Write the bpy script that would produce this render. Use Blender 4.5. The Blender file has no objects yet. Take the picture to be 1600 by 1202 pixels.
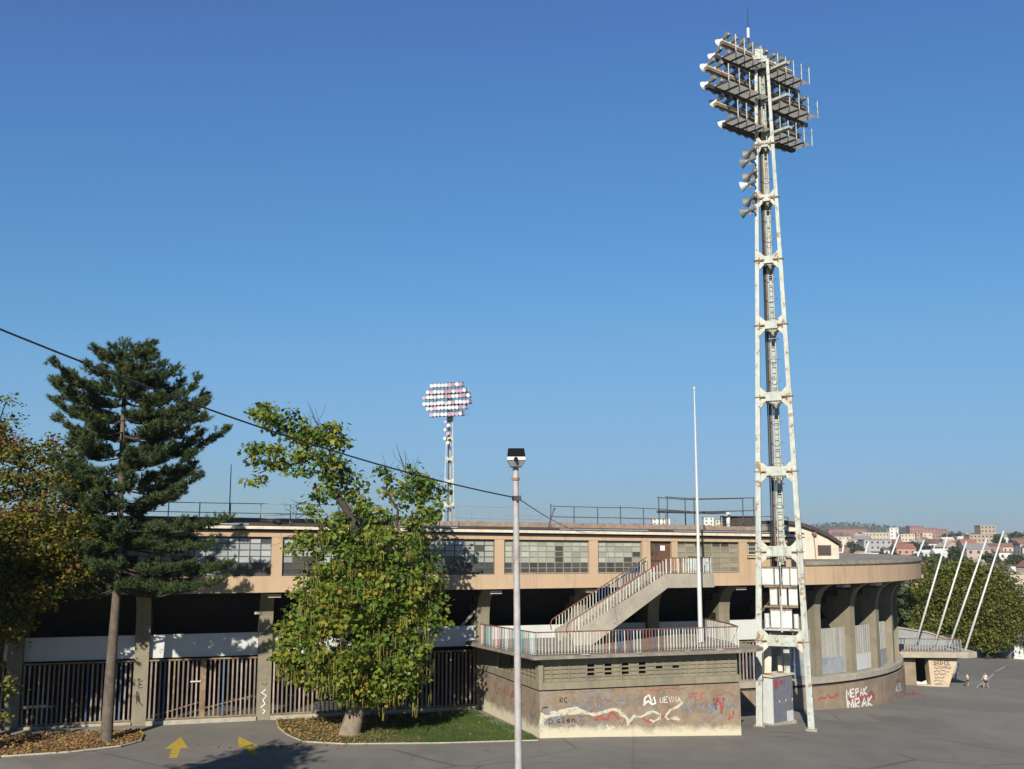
import bpy, bmesh, math, random
import numpy as np
from mathutils import Vector, Matrix
random.seed(7); rng = np.random.default_rng(11)
SC = bpy.context.scene; COL = SC.collection; RAD = math.radians

# ------------------------------------------------------------------ camera, sky, sun, exposure
cam = bpy.data.cameras.new('camera'); cam.sensor_width = 36; cam.lens = 36; cam.clip_end = 9000; cam.clip_start = .1
camo = bpy.data.objects.new('camera', cam); COL.objects.link(camo)
camo.location = (0, 0, 9); camo.rotation_euler = (RAD(98.3), 0, 0); SC.camera = camo
SUN_EL, SUN_AZ = RAD(30.5), RAD(192.6)          # azimuth clockwise from +Y: behind the camera, a little to its left
w = bpy.data.worlds.new('World'); SC.world = w; w.use_nodes = True
nt = w.node_tree; nt.nodes.clear()
sky = nt.nodes.new('ShaderNodeTexSky'); sky.sky_type = 'NISHITA'; sky.sun_disc = False
sky.sun_elevation = SUN_EL; sky.sun_rotation = SUN_AZ; sky.altitude = 0; sky.air_density = 1.5; sky.dust_density = 0; sky.ozone_density = 10
bg = nt.nodes.new('ShaderNodeBackground'); bg.inputs['Strength'].default_value = .06
wo = nt.nodes.new('ShaderNodeOutputWorld')
# the camera phone's rendering of a deep blue sky: one tone curve over the whole sky (blue kept, bright horizon rolled off)
def vscale(k): v = nt.nodes.new('ShaderNodeVectorMath'); v.operation = 'SCALE'; v.inputs['Scale'].default_value = k; return v
v1, cu, v2 = vscale(.1), nt.nodes.new('ShaderNodeRGBCurve'), vscale(10)
for ch, pts in zip(cu.mapping.curves[:3], (((0, 0), (.082, .074), (.107, .089), (.17, .128), (.235, .182), (.536, .277), (.66, .30), (1, .33)), ((0, 0), (.2, .19), (.252, .248), (.376, .354), (.477, .418), (.714, .485), (1, .51)), ((0, 0), (.41, .445), (.44, .50), (.52, .563), (.57, .60), (.68, .695), (.72, .72), (1, .75)))):
    ch.points[0].location = pts[0]; ch.points[1].location = pts[-1]
    for p in pts[1:-1]: ch.points.new(*p)
cu.mapping.extend = 'HORIZONTAL'; cu.mapping.update()
nt.links.new(sky.outputs[0], v1.inputs[0]); nt.links.new(v1.outputs[0], cu.inputs['Color']); nt.links.new(cu.outputs[0], v2.inputs[0]); nt.links.new(v2.outputs[0], bg.inputs[0]); nt.links.new(bg.outputs[0], wo.inputs[0])
sl = bpy.data.lights.new('sun', 'SUN'); sl.energy = 5.0; sl.angle = RAD(.5); sl.color = (1, .93, .8)
so = bpy.data.objects.new('sun', sl); COL.objects.link(so)
sd = Vector((math.sin(SUN_AZ) * math.cos(SUN_EL), math.cos(SUN_AZ) * math.cos(SUN_EL), math.sin(SUN_EL)))
so.rotation_euler = sd.to_track_quat('Z', 'Y').to_euler()
vs = SC.view_settings; vs.view_transform = 'Standard'; vs.look = 'None'; vs.gamma = 1; vs.use_curve_mapping = False; vs.exposure = .72
SC.cycles.max_bounces = 6; SC.cycles.transparent_max_bounces = 12

# ------------------------------------------------------------------ materials
def srgb(*c): return tuple(((x / 255) / 12.92 if x / 255 <= .04045 else ((x / 255 + .055) / 1.055) ** 2.4) for x in c)
MATS = {}
AL = .72          # brings the colours below, judged by eye, down to real-world reflectance under this sun
def al(c): return tuple(x * AL for x in c)
def mat(name, base, rough=.8, var=.25, scale=2.0, var2=None, bump=0.0, bscale=30, metal=0, spots=None, rnd=0.0, streak=0.0, coat=0, detail=6, spec=.4):
    """Noise-varied colour; var2 = second colour blended in by large noise; spots = (colour, scale, threshold); streak = vertical run-off stains;
    rnd = value change from one copy to the next."""
    base = al(base); var2 = al(var2) if var2 else None; spots = (al(spots[0]), *spots[1:]) if spots else None
    m = bpy.data.materials.new(name); m.use_nodes = True; n = m.node_tree.nodes; l = m.node_tree.links
    b = n['Principled BSDF']; b.inputs['Roughness'].default_value = rough; b.inputs['Metallic'].default_value = metal
    b.inputs['Specular IOR Level'].default_value = spec
    tc = n.new('ShaderNodeTexCoord'); geo = n.new('ShaderNodeNewGeometry')
    def noise(sc, vec=None, det=detail):
        t = n.new('ShaderNodeTexNoise'); t.inputs['Scale'].default_value = sc; t.inputs['Detail'].default_value = det; t.inputs['Roughness'].default_value = .65
        l.new(vec if vec else geo.outputs['Position'], t.inputs['Vector']); return t.outputs['Fac']
    def ramp(fac, a, bb, lo=.35, hi=.65):
        r = n.new('ShaderNodeMapRange'); r.inputs[1].default_value = lo; r.inputs[2].default_value = hi; r.inputs[3].default_value = a; r.inputs[4].default_value = bb
        l.new(fac, r.inputs[0]); return r.outputs[0]
    def mix(fac, A, B, mode='MIX'):
        x = n.new('ShaderNodeMix'); x.data_type = 'RGBA'; x.blend_type = mode
        if hasattr(fac, 'links'): l.new(fac, x.inputs[0])
        else: x.inputs[0].default_value = fac
        for i, v in ((6, A), (7, B)):
            if hasattr(v, 'links'): l.new(v, x.inputs[i])
            else: x.inputs[i].default_value = (*v, 1)
        return x.outputs[2]
    c = tuple(base)
    if var2: c = mix(ramp(noise(scale * .35), 0, 1), c, var2)
    if var:
        v = ramp(noise(scale), 1 - var, 1 + var * .6, .3, .7)
        cv = n.new('ShaderNodeCombineColor'); [l.new(v, cv.inputs[i]) for i in range(3)]
        c = mix(1.0, c, cv.outputs[0], 'MULTIPLY')
    if streak:
        mp = n.new('ShaderNodeMapping'); mp.inputs['Scale'].default_value = (2.2, 2.2, .12); l.new(geo.outputs['Position'], mp.inputs[0])
        f = ramp(noise(1.6, mp.outputs[0]), 0, streak, .5, .72); c = mix(f, c, tuple(x * .35 for x in base))
    if spots:
        f = ramp(noise(spots[1], det=8), 0, 1, spots[2], spots[2] + .06); c = mix(f, c, spots[0])
    if rnd:
        oi = n.new('ShaderNodeObjectInfo'); v = ramp(oi.outputs['Random'], 1 - rnd, 1 + rnd * .7, 0, 1)
        cv = n.new('ShaderNodeCombineColor'); [l.new(v, cv.inputs[i]) for i in range(3)]
        c = mix(1.0, c, cv.outputs[0], 'MULTIPLY')
    if hasattr(c, 'links'): l.new(c, b.inputs['Base Color'])
    else: b.inputs['Base Color'].default_value = (*c, 1)
    if bump:
        bp = n.new('ShaderNodeBump'); bp.inputs['Strength'].default_value = bump; bp.inputs['Distance'].default_value = .02
        l.new(noise(bscale), bp.inputs['Height']); l.new(bp.outputs[0], b.inputs['Normal'])
    if coat: b.inputs['Coat Weight'].default_value = coat
    MATS[name] = m; return m
def leafmat(name, cols, rough=.55, trans=.35):
    cols = [al(c) for c in cols]
    m = bpy.data.materials.new(name); m.use_nodes = True; n = m.node_tree.nodes; l = m.node_tree.links
    b = n['Principled BSDF']; b.inputs['Roughness'].default_value = rough; b.inputs['Specular IOR Level'].default_value = .25
    a = n.new('ShaderNodeAttribute'); a.attribute_name = 'leafvar'
    r = n.new('ShaderNodeValToRGB'); els = r.color_ramp.elements
    els[0].position = 0; els[0].color = (*cols[0], 1); els[1].position = 1; els[1].color = (*cols[-1], 1)
    for i, c in enumerate(cols[1:-1]): e = els.new((i + 1) / (len(cols) - 1)); e.color = (*c, 1)
    l.new(a.outputs['Fac'], r.inputs[0]); l.new(r.outputs[0], b.inputs['Base Color'])
    t = n.new('ShaderNodeBsdfTranslucent'); l.new(r.outputs[0], t.inputs[0])
    mx = n.new('ShaderNodeMixShader'); mx.inputs[0].default_value = trans
    l.new(b.outputs[0], mx.inputs[1]); l.new(t.outputs[0], mx.inputs[2]); l.new(mx.outputs[0], n['Material Output'].inputs[0]); return m
def glassmat(name, col, opacity, rough=.08):
    col = al(col)
    m = bpy.data.materials.new(name); m.use_nodes = True; n = m.node_tree.nodes; l = m.node_tree.links
    b = n['Principled BSDF']; b.inputs['Roughness'].default_value = rough; b.inputs['Specular IOR Level'].default_value = .5
    oi = n.new('ShaderNodeObjectInfo'); r = n.new('ShaderNodeMapRange'); r.inputs[3].default_value = .72; r.inputs[4].default_value = 1.15
    l.new(oi.outputs['Random'], r.inputs[0])
    cv = n.new('ShaderNodeMix'); cv.data_type = 'RGBA'; cv.blend_type = 'MULTIPLY'; cv.inputs[0].default_value = 1; cv.inputs[6].default_value = (*col, 1)
    cc = n.new('ShaderNodeCombineColor'); [l.new(r.outputs[0], cc.inputs[i]) for i in range(3)]; l.new(cc.outputs[0], cv.inputs[7]); l.new(cv.outputs[2], b.inputs['Base Color'])
    t = n.new('ShaderNodeBsdfTransparent'); mx = n.new('ShaderNodeMixShader'); mx.inputs[0].default_value = opacity
    l.new(t.outputs[0], mx.inputs[1]); l.new(b.outputs[0], mx.inputs[2]); l.new(mx.outputs[0], n['Material Output'].inputs[0]); return m

M_asphalt = mat('asphalt', (.178, .168, .15), .9, .14, .5, (.212, .197, .175), .25, 60, spots=((.10, .096, .09), .35, .66))
def asphalt_wear(m):
    n = m.node_tree.nodes; l = m.node_tree.links; b = n['Principled BSDF']; old = b.inputs['Base Color'].links[0].from_socket; g_ = n.new('ShaderNodeNewGeometry')
    ns = n.new('ShaderNodeTexNoise'); ns.inputs['Scale'].default_value = .5; ns.inputs['Detail'].default_value = 6; l.new(g_.outputs['Position'], ns.inputs['Vector'])
    ad = n.new('ShaderNodeMix'); ad.data_type = 'VECTOR'; ad.inputs[0].default_value = .12; l.new(g_.outputs['Position'], ad.inputs[4]); l.new(ns.outputs['Color'], ad.inputs[5])
    for sc_, wd_, dk in ((.13, .012, .55), (.42, .010, .72)):
        v = n.new('ShaderNodeTexVoronoi'); v.feature = 'DISTANCE_TO_EDGE'; v.inputs['Scale'].default_value = sc_; l.new(ad.outputs[1], v.inputs['Vector'])
        n2 = n.new('ShaderNodeTexNoise'); n2.inputs['Scale'].default_value = .16; n2.inputs['Detail'].default_value = 3; l.new(g_.outputs['Position'], n2.inputs['Vector'])
        r = n.new('ShaderNodeMapRange'); r.inputs[1].default_value = 0; r.inputs[2].default_value = wd_; r.inputs[3].default_value = dk; r.inputs[4].default_value = 1; l.new(v.outputs['Distance'], r.inputs[0])
        r3 = n.new('ShaderNodeMapRange'); r3.inputs[1].default_value = .47; r3.inputs[2].default_value = .56; l.new(n2.outputs[0], r3.inputs[0])
        mm = n.new('ShaderNodeMix'); mm.inputs[2].default_value = 1; l.new(r3.outputs[0], mm.inputs[0]); l.new(r.outputs[0], mm.inputs[3])
        cc = n.new('ShaderNodeCombineColor'); [l.new(mm.outputs[0], cc.inputs[i]) for i in range(3)]
        m2 = n.new('ShaderNodeMix'); m2.data_type = 'RGBA'; m2.blend_type = 'MULTIPLY'; m2.inputs[0].default_value = 1; l.new(old, m2.inputs[6]); l.new(cc.outputs[0], m2.inputs[7]); old = m2.outputs[2]
    # repaired patches: each cell of a coarse pattern its own shade
    v = n.new('ShaderNodeTexVoronoi'); v.distance = 'CHEBYCHEV'; v.inputs['Scale'].default_value = .085; l.new(g_.outputs['Position'], v.inputs['Vector']); sp_ = n.new('ShaderNodeSeparateColor'); l.new(v.outputs['Color'], sp_.inputs[0])
    r = n.new('ShaderNodeMapRange'); r.inputs[3].default_value = .84; r.inputs[4].default_value = 1.1; l.new(sp_.outputs[0], r.inputs[0]); cc = n.new('ShaderNodeCombineColor'); [l.new(r.outputs[0], cc.inputs[i]) for i in range(3)]
    m2 = n.new('ShaderNodeMix'); m2.data_type = 'RGBA'; m2.blend_type = 'MULTIPLY'; m2.inputs[0].default_value = 1; l.new(old, m2.inputs[6]); l.new(cc.outputs[0], m2.inputs[7]); old = m2.outputs[2]
    l.new(old, b.inputs['Base Color']); return m
asphalt_wear(M_asphalt)
M_earth = mat('earth', (.10, .09, .05), .95, .3, .02, (.07, .085, .035), .2, 2)
M_city = mat('city_ground', (.085, .09, .05), .95, .35, .03, (.16, .13, .09), 0)
M_pave = mat('pavement', (.27, .25, .21), .9, .2, 1.2, (.22, .20, .17), .2, 25)
M_kerb = mat('kerb_paint', (.40, .37, .30), .85, .25, 3, spots=((.22, .2, .17), 2.5, .6))
M_pink = mat('pink_plaster', (.515, .37, .24), .9, .08, .8, (.47, .335, .225), .12, 20, streak=.38)
M_conc = mat('concrete', (.275, .24, .165), .9, .2, 1.3, (.225, .20, .145), .25, 18, streak=.4)
M_concl = mat('pale_concrete', (.40, .36, .29), .9, .2, 1.5, (.31, .28, .23), .25, 22, spots=((.16, .14, .11), 3, .63))
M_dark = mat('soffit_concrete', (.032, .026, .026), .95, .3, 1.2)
M_coping = mat('coping', (.30, .265, .215), .9, .3, 2.5, (.20, .18, .15), .3, 20, spots=((.45, .42, .36), 5, .62))
M_bitumen = mat('roof_felt', (.07, .055, .05), .95, .3, 3)
M_gutter = mat('gutter_paint', (.68, .60, .49), .7, .18, 2, streak=.3)
M_brown = mat('brown_parapet', (.30, .225, .17), .9, .3, 4, spots=((.13, .1, .08), 3, .58))
M_white = mat('white_paint', (.60, .63, .61), .6, .12, 3, spots=((.33, .25, .17), 2.2, .66))
M_tower = mat('tower_paint', (.50, .51, .45), .6, .2, 2.5, (.46, .51, .48), .1, 30, spots=((.26, .17, .09), 2.6, .565), streak=.55)
M_ring = mat('ring_paint', (.50, .48, .38), .65, .2, 4, (.58, .58, .50), .1, 30, spots=((.27, .17, .08), 2.4, .55))
M_rust = mat('rusty_steel', (.20, .125, .07), .85, .35, 6, (.30, .22, .13))
M_towerdk = mat('dark_steel', (.055, .05, .05), .7, .3, 4)
M_cable = mat('cable_sheath', (.03, .03, .035), .6, .1, 3)
M_panelw = mat('white_sheet', (.60, .61, .60), .5, .07, 1.2, streak=.1)
M_lampw = mat('lamp_white', (.60, .62, .61), .4, .08, 5)
M_lampg = mat('lamp_grey', (.24, .235, .22), .5, .25, 5, metal=.3)
M_lens = mat('lamp_glass', (.86, .87, .90), .12, .05, 3, rnd=.12)  # near-white base colour paints the sky and sun reflected in the lenses
M_lensp = mat('pink_fringed_lamp_glass', (.70, .44, .62), .12, .08, 3, rnd=.3)  # pink is camera colour fringing painted into the lens, not tinted glass
M_grate = mat('deck_grating', (.36, .355, .33), .7, .15, 8)
def grating():
    m = bpy.data.materials.new('deck_mesh'); m.use_nodes = True; n = m.node_tree.nodes; l = m.node_tree.links; b = n['Principled BSDF']; b.inputs['Base Color'].default_value = (.30, .29, .26, 1); b.inputs['Roughness'].default_value = .7
    t = n.new('ShaderNodeBsdfTranslucent'); t.inputs[0].default_value = (.42, .41, .37, 1); mx = n.new('ShaderNodeMixShader'); mx.inputs[0].default_value = .5
    l.new(b.outputs[0], mx.inputs[1]); l.new(t.outputs[0], mx.inputs[2]); l.new(mx.outputs[0], n['Material Output'].inputs[0]); return m
M_grate = grating()
M_mullion = mat('glare_window_bars', (.30, .265, .2), .6, .2, 5)  # lighter tan paints the glare on the bars of the right-hand windows
M_mullion_dk = mat('dark_window_bars', (.085, .085, .085), .6, .2, 5)
M_pale = glassmat('dusty_pane', (.43, .45, .39), .82, .12)
M_blue = glassmat('bluish_pane', (.46, .49, .50), .8, .12)
M_clear = glassmat('clear_pane', (.10, .105, .10), .66, .05)
M_tan = glassmat('tan_pane', (.31, .285, .21), .85, .2)
M_inner = mat('room_wall', (.42, .42, .36), .9, .2, .8, (.5, .46, .28))
M_door = mat('brown_door', (.12, .055, .035), .6, .2, 4)
M_paper = mat('paper', (.8, .8, .8), .8, .03)
M_bar = mat('bar_paint', (.36, .31, .27), .65, .25, 4, (.27, .19, .16), rnd=.5)
M_bar2 = mat('rail_paint', (.60, .58, .52), .6, .15, 6, rnd=.2)
M_railtop = mat('rail_rust', (.18, .075, .045), .7, .3, 5)
RAILCOL = [mat('rail_' + nm, c, .6, .2, 6, rnd=.25) for nm, c in (('blue', (.10, .145, .23)), ('red', (.26, .11, .09)), ('teal', (.20, .36, .37)), ('white', (.66, .66, .62)), ('rose', (.5, .30, .26)))]
M_steelrail = mat('galvanised', (.36, .38, .39), .5, .15, 5, metal=.4)
M_black = mat('black_rail', (.085, .085, .09), .6, .2, 5)
M_pole = mat('pole_paint', (.43, .385, .36), .6, .25, 6, (.42, .42, .44), .1, 40, spots=((.24, .12, .08), 2.4, .60))
M_lampblack = mat('lamp_housing', (.012, .012, .014), .75, .2, 6, spec=.1)
M_flag = mat('flagpole_paint', (.60, .61, .60), .5, .06, 4)
M_yellow = mat('yellow_paint', (.50, .35, .04), .8, .2, 5, spots=((.19, .17, .12), 2.2, .60))
M_wline = mat('white_line', (.42, .40, .37), .85, .2, 4, spots=((.2, .19, .17), 3, .55))
M_cab = mat('cabinet_blue_grey', (.16, .18, .235), .55, .2, 4, (.21, .20, .22), streak=.3)
M_red = mat('red_paint', (.42, .05, .04), .7, .15, 5)
def worn(m, thr=.5, sc=5.0):
    n = m.node_tree.nodes; l = m.node_tree.links; g_ = n.new('ShaderNodeNewGeometry'); t = n.new('ShaderNodeTexNoise'); t.inputs['Scale'].default_value = sc; t.inputs['Detail'].default_value = 9; t.inputs['Roughness'].default_value = .75
    l.new(g_.outputs['Position'], t.inputs['Vector']); r = n.new('ShaderNodeMapRange'); r.inputs[1].default_value = thr - .05; r.inputs[2].default_value = thr + .07; l.new(t.outputs[0], r.inputs[0])
    tr = n.new('ShaderNodeBsdfTransparent'); mx = n.new('ShaderNodeMixShader'); l.new(r.outputs[0], mx.inputs[0]); l.new(n['Principled BSDF'].outputs[0], mx.inputs[1]); l.new(tr.outputs[0], mx.inputs[2]); l.new(mx.outputs[0], n['Material Output'].inputs[0]); return m
M_gblack = mat('black_spray', (.02, .02, .03), .7, .1)
M_gblue = mat('blue_spray', (.10, .16, .29), .7, .25, 6)
M_gwhite = mat('white_spray', (.74, .74, .70), .75, .08, 6)
M_gcream = mat('cream_spray', (.62, .58, .46), .85, .18, 5)
M_gpurple = mat('purple_spray', (.20, .09, .19), .8, .3, 6)
M_gred = mat('faded_red_spray', (.40, .085, .075), .8, .3, 6)
M_ggrey = mat('grey_patch', (.25, .26, .27), .9, .25, 3)
for m_, th in ((M_gblue, .47), (M_gpurple, .47), (M_gred, .56), (M_gcream, .55), (M_ggrey, .47), (M_gblack, .62), (M_gwhite, .62), (M_yellow, .58)): worn(m_, th)
M_bark = mat('bark', (.11, .085, .065), .95, .35, 5, (.155, .125, .10), .8, 14)
M_barkp = mat('pale_bark', (.30, .24, .175), .95, .3, 4, (.22, .18, .13), .8, 12)
M_barkd = mat('dark_bark', (.055, .042, .035), .95, .3, 6)
M_corr = mat('corrugated_sheet', (.40, .39, .36), .7, .12, 2, streak=.45)
M_bluesheet = mat('painted_sheet', (.27, .31, .38), .7, .25, 2.2, (.36, .36, .36), spots=((.09, .12, .2), 2.6, .61))
M_grass = leafmat('grass_blades', [(.05, .10, .018), (.075, .13, .022), (.13, .14, .04)], .7, .2)
M_litter = leafmat('dry_leaves', [(.24, .13, .045), (.33, .20, .07), (.16, .09, .035)], .8, .1)
M_lawn = mat('lawn_soil', (.06, .08, .022), .95, .3, 3, (.13, .10, .05))
M_bed = mat('bed_soil', (.19, .12, .055), .95, .3, 4, (.14, .085, .04), .4, 20)
M_catalpa = leafmat('catalpa_leaves', [(.045, .095, .02), (.10, .185, .028), (.17, .26, .034), (.27, .30, .04), (.34, .28, .045)], .5, .42)
M_pod = leafmat('catalpa_pods', [(.17, .18, .03), (.27, .22, .05), (.22, .13, .05)], .7, .15)
M_pine = leafmat('pine_needles', [(.022, .04, .018), (.048, .078, .026), (.075, .11, .032), (.10, .115, .038)], .6, .12)
M_maple = leafmat('maple_leaves', [(.035, .07, .014), (.085, .12, .018), (.17, .16, .022), (.26, .175, .026), (.21, .10, .028)], .6, .35)
M_green = leafmat('green_leaves', [(.05, .075, .015), (.11, .135, .024), (.17, .185, .03), (.21, .20, .04)], .6, .3)
M_farleaf = leafmat('far_leaves', [(.025, .045, .018), (.045, .07, .022), (.075, .09, .03)], .8, .1)
M_skin = mat('skin', (.42, .25, .17), .6, .05); M_hair = mat('hair', (.03, .02, .015), .6, .1)
M_shirt = mat('shirt', (.78, .78, .76), .8, .05); M_short = mat('shorts', (.04, .04, .06), .8, .1)
M_tanplaster = mat('tan_plaster', (.56, .45, .31), .9, .1, 2, streak=.2)
M_greywall = mat('grey_wall', (.30, .31, .32), .9, .15, .8)
M_slab = mat('slab_concrete', (.42, .37, .28), .9, .2, 2, (.36, .32, .26))

# the annex wall: raw brown-red render that gives way to a whitewashed foot with a ragged edge
def annex_mat():
    m = mat('graffitied_render', (.305, .23, .155), .92, .32, 1.9, (.25, .175, .12), .4, 20, spots=((.215, .205, .195), 1.05, .57))
    n = m.node_tree.nodes; l = m.node_tree.links; b = n['Principled BSDF']; old = b.inputs['Base Color'].links[0].from_socket
    geo = n.new('ShaderNodeNewGeometry'); sep = n.new('ShaderNodeSeparateXYZ'); l.new(geo.outputs['Position'], sep.inputs[0])
    # height above the falling ground: z + .04*(x-1)
    mu = n.new('ShaderNodeMath'); mu.operation = 'MULTIPLY_ADD'; mu.inputs[1].default_value = .045; l.new(sep.outputs[0], mu.inputs[0]); l.new(sep.outputs[2], mu.inputs[2])
    ns = n.new('ShaderNodeTexNoise'); ns.inputs['Scale'].default_value = 1.4; ns.inputs['Detail'].default_value = 8; ns.inputs['Roughness'].default_value = .7; l.new(geo.outputs['Position'], ns.inputs[0])
    ad = n.new('ShaderNodeMath'); ad.operation = 'MULTIPLY_ADD'; ad.inputs[1].default_value = -1.1; l.new(ns.outputs[0], ad.inputs[0]); l.new(mu.outputs[0], ad.inputs[2])
    r = n.new('ShaderNodeMapRange'); r.inputs[1].default_value = -.25; r.inputs[2].default_value = .06; r.inputs[3].default_value = 1; r.inputs[4].default_value = 0; l.new(ad.outputs[0], r.inputs[0])
    for col_, sc_, th_ in (((.19, .185, .18), .8, .57), ((.25, .155, .095), 1.3, .61), ((.13, .10, .075), 2.6, .62), ((.24, .20, .15), 3.7, .60)):
        t2 = n.new('ShaderNodeTexNoise'); t2.inputs['Scale'].default_value = sc_; t2.inputs['Detail'].default_value = 9; t2.inputs['Roughness'].default_value = .7; mp = n.new('ShaderNodeMapping'); mp.inputs['Location'].default_value = (sc_ * 13, 7, sc_); l.new(geo.outputs['Position'], mp.inputs[0]); l.new(mp.outputs[0], t2.inputs['Vector'])
        r2 = n.new('ShaderNodeMapRange'); r2.inputs[1].default_value = th_ - .06; r2.inputs[2].default_value = th_ + .07; r2.inputs[4].default_value = .75; l.new(t2.outputs[0], r2.inputs[0])
        m2 = n.new('ShaderNodeMix'); m2.data_type = 'RGBA'; l.new(r2.outputs[0], m2.inputs[0]); l.new(old, m2.inputs[6]); m2.inputs[7].default_value = (*col_, 1); old = m2.outputs[2]
    mx = n.new('ShaderNodeMix'); mx.data_type = 'RGBA'; l.new(r.outputs[0], mx.inputs[0]); l.new(old, mx.inputs[6]); mx.inputs[7].default_value = (.44, .40, .29, 1)
    l.new(mx.outputs[2], b.inputs['Base Color']); return m
M_annex = annex_mat()
M_plinth = mat('stained_render', (.31, .235, .16), .92, .25, 1.4, (.26, .205, .155), .3, 20, spots=((.23, .225, .21), .9, .6), streak=.3)

# ------------------------------------------------------------------ helpers
def tag(o, label=None, cat=None, group=None, kind=None):
    for k, v in (('label', label), ('category', cat), ('group', group), ('kind', kind)):
        if v: o[k] = v
    return o
def empty(name, loc, label, cat, group=None, rz=0):
    o = bpy.data.objects.new(name, None); COL.objects.link(o); o.location = loc; o.rotation_euler = (0, 0, rz); return tag(o, label, cat, group)
def abspos(o):
    p = Vector(o.location); q = o.parent
    while q: p = p + Vector(q.location); q = q.parent
    return p
class MB:
    def __init__(s): s.v = []; s.f = []
    def add(s, pts, faces):
        k = len(s.v); s.v += [tuple(p) for p in pts]; s.f += [tuple(i + k for i in f) for f in faces]
    def hexa(s, p): s.add(p, [(0, 3, 2, 1), (4, 5, 6, 7), (0, 1, 5, 4), (1, 2, 6, 5), (2, 3, 7, 6), (3, 0, 4, 7)])
    def box(s, c, size, M=None):
        x, y, z = (d / 2 for d in size); c = Vector(c)
        p = [Vector(q) for q in ((-x, -y, -z), (x, -y, -z), (x, y, -z), (-x, y, -z), (-x, -y, z), (x, -y, z), (x, y, z), (-x, y, z))]
        s.hexa([(M @ q if M else q) + c for q in p])
    def tube(s, a, b, r0, r1=None, n=8, cap=True):
        a, b = Vector(a), Vector(b); r1 = r0 if r1 is None else r1; d = (b - a).normalized()
        u = d.cross(Vector((0, 0, 1))) if abs(d.z) < .95 else d.cross(Vector((1, 0, 0))); u.normalize(); v = d.cross(u); k = len(s.v)
        for c, r in ((a, r0), (b, r1)):
            for i in range(n):
                t = 2 * math.pi * i / n; s.v.append(tuple(c + (u * math.cos(t) + v * math.sin(t)) * r))
        for i in range(n): j = (i + 1) % n; s.f.append((k + i, k + n + i, k + n + j, k + j))
        if cap: s.f.append(tuple(range(k, k + n))); s.f.append(tuple(range(k + 2 * n - 1, k + n - 1, -1)))
    def cpath(s, pts, rr, n=10):
        """one continuous tapering tube through the points"""
        pts = [Vector(p) for p in pts]; k = len(s.v); L = len(pts)
        for i, p in enumerate(pts):
            d = (pts[min(i + 1, L - 1)] - pts[max(i - 1, 0)]).normalized(); ref = Vector((0, 1, 0)) if abs(d.y) < .9 else Vector((1, 0, 0))
            u = d.cross(ref).normalized(); v = d.cross(u)
            for j in range(n): t = 2 * math.pi * j / n; s.v.append(tuple(p + (u * math.cos(t) + v * math.sin(t)) * rr[i]))
        for i in range(L - 1):
            for j in range(n): q = (j + 1) % n; a = k + i * n; s.f.append((a + j, a + n + j, a + n + q, a + q))
        kk = len(s.v); s.v += s.v[k:k + n] + s.v[k + (L - 1) * n:k + L * n]; s.f.append(tuple(range(kk, kk + n))); s.f.append(tuple(range(kk + 2 * n - 1, kk + n - 1, -1)))
    def path(s, pts, r, n=6):
        for i in range(len(pts) - 1):
            ra, rb = (r[i], r[i + 1]) if isinstance(r, (list, tuple)) else (r, r)
            s.tube(pts[i], pts[i + 1], ra, rb, n)
    def bar(s, a, b, wx, wy, up=(0, 0, 1)):
        a, b = Vector(a), Vector(b); d = (b - a).normalized(); up = Vector(up)
        if abs(d.dot(up)) > .95: up = Vector((1, 0, 0))
        u = d.cross(up).normalized() * wx / 2; v = u.cross(d).normalized() * wy / 2
        s.hexa([a - u - v, a + u - v, a + u + v, a - u + v, b - u - v, b + u - v, b + u + v, b - u + v])
    def prism(s, poly, vec):
        n = len(poly); vec = Vector(vec); p = [Vector(q) for q in poly]; k = len(s.v)
        s.v += [tuple(q) for q in p] + [tuple(q + vec) for q in p]
        s.f.append(tuple(range(k + n - 1, k - 1, -1))); s.f.append(tuple(range(k + n, k + 2 * n)))
        for i in range(n): j = (i + 1) % n; s.f.append((k + i, k + j, k + n + j, k + n + i))
    def mesh(s, name, m, base=(0, 0, 0), smooth=False):
        b = Vector(base); me = bpy.data.meshes.new(name); me.from_pydata([tuple(Vector(p) - b) for p in s.v], [], s.f)
        bm = bmesh.new(); bm.from_mesh(me); bmesh.ops.recalc_face_normals(bm, faces=bm.faces); bm.to_mesh(me); bm.free()
        me.materials.append(m)
        if smooth: me.polygons.foreach_set('use_smooth', [True] * len(me.polygons))
        return me
    def build(s, name, m, parent=None, smooth=False, loc=None):
        base = abspos(parent) if parent else Vector((0, 0, 0))
        if loc is not None: base = base if parent else Vector(loc)
        me = s.mesh(name, m, base, smooth); o = bpy.data.objects.new(name, me); COL.objects.link(o)
        if parent: o.parent = parent
        elif loc is not None: o.location = loc
        return o
def inst(me, name, parent, pos, rot=(0, 0, 0), scale=None):
    o = bpy.data.objects.new(name, me); COL.objects.link(o)
    if parent: o.parent = parent; pos = Vector(pos) - abspos(parent)
    o.location = pos; o.rotation_euler = rot
    if scale: o.scale = scale
    return o
def smooth01(t): t = max(0, min(1, t)); return t * t * (3 - 2 * t)
def gz(X, Y):
    t = smooth01((X + 2) / 9)
    return -.04 * max(0, min(X, 70) - 1) * smooth01((Y - 15) / 25) - .025 * max(0, min(Y, 112) - 50) * t
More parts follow.
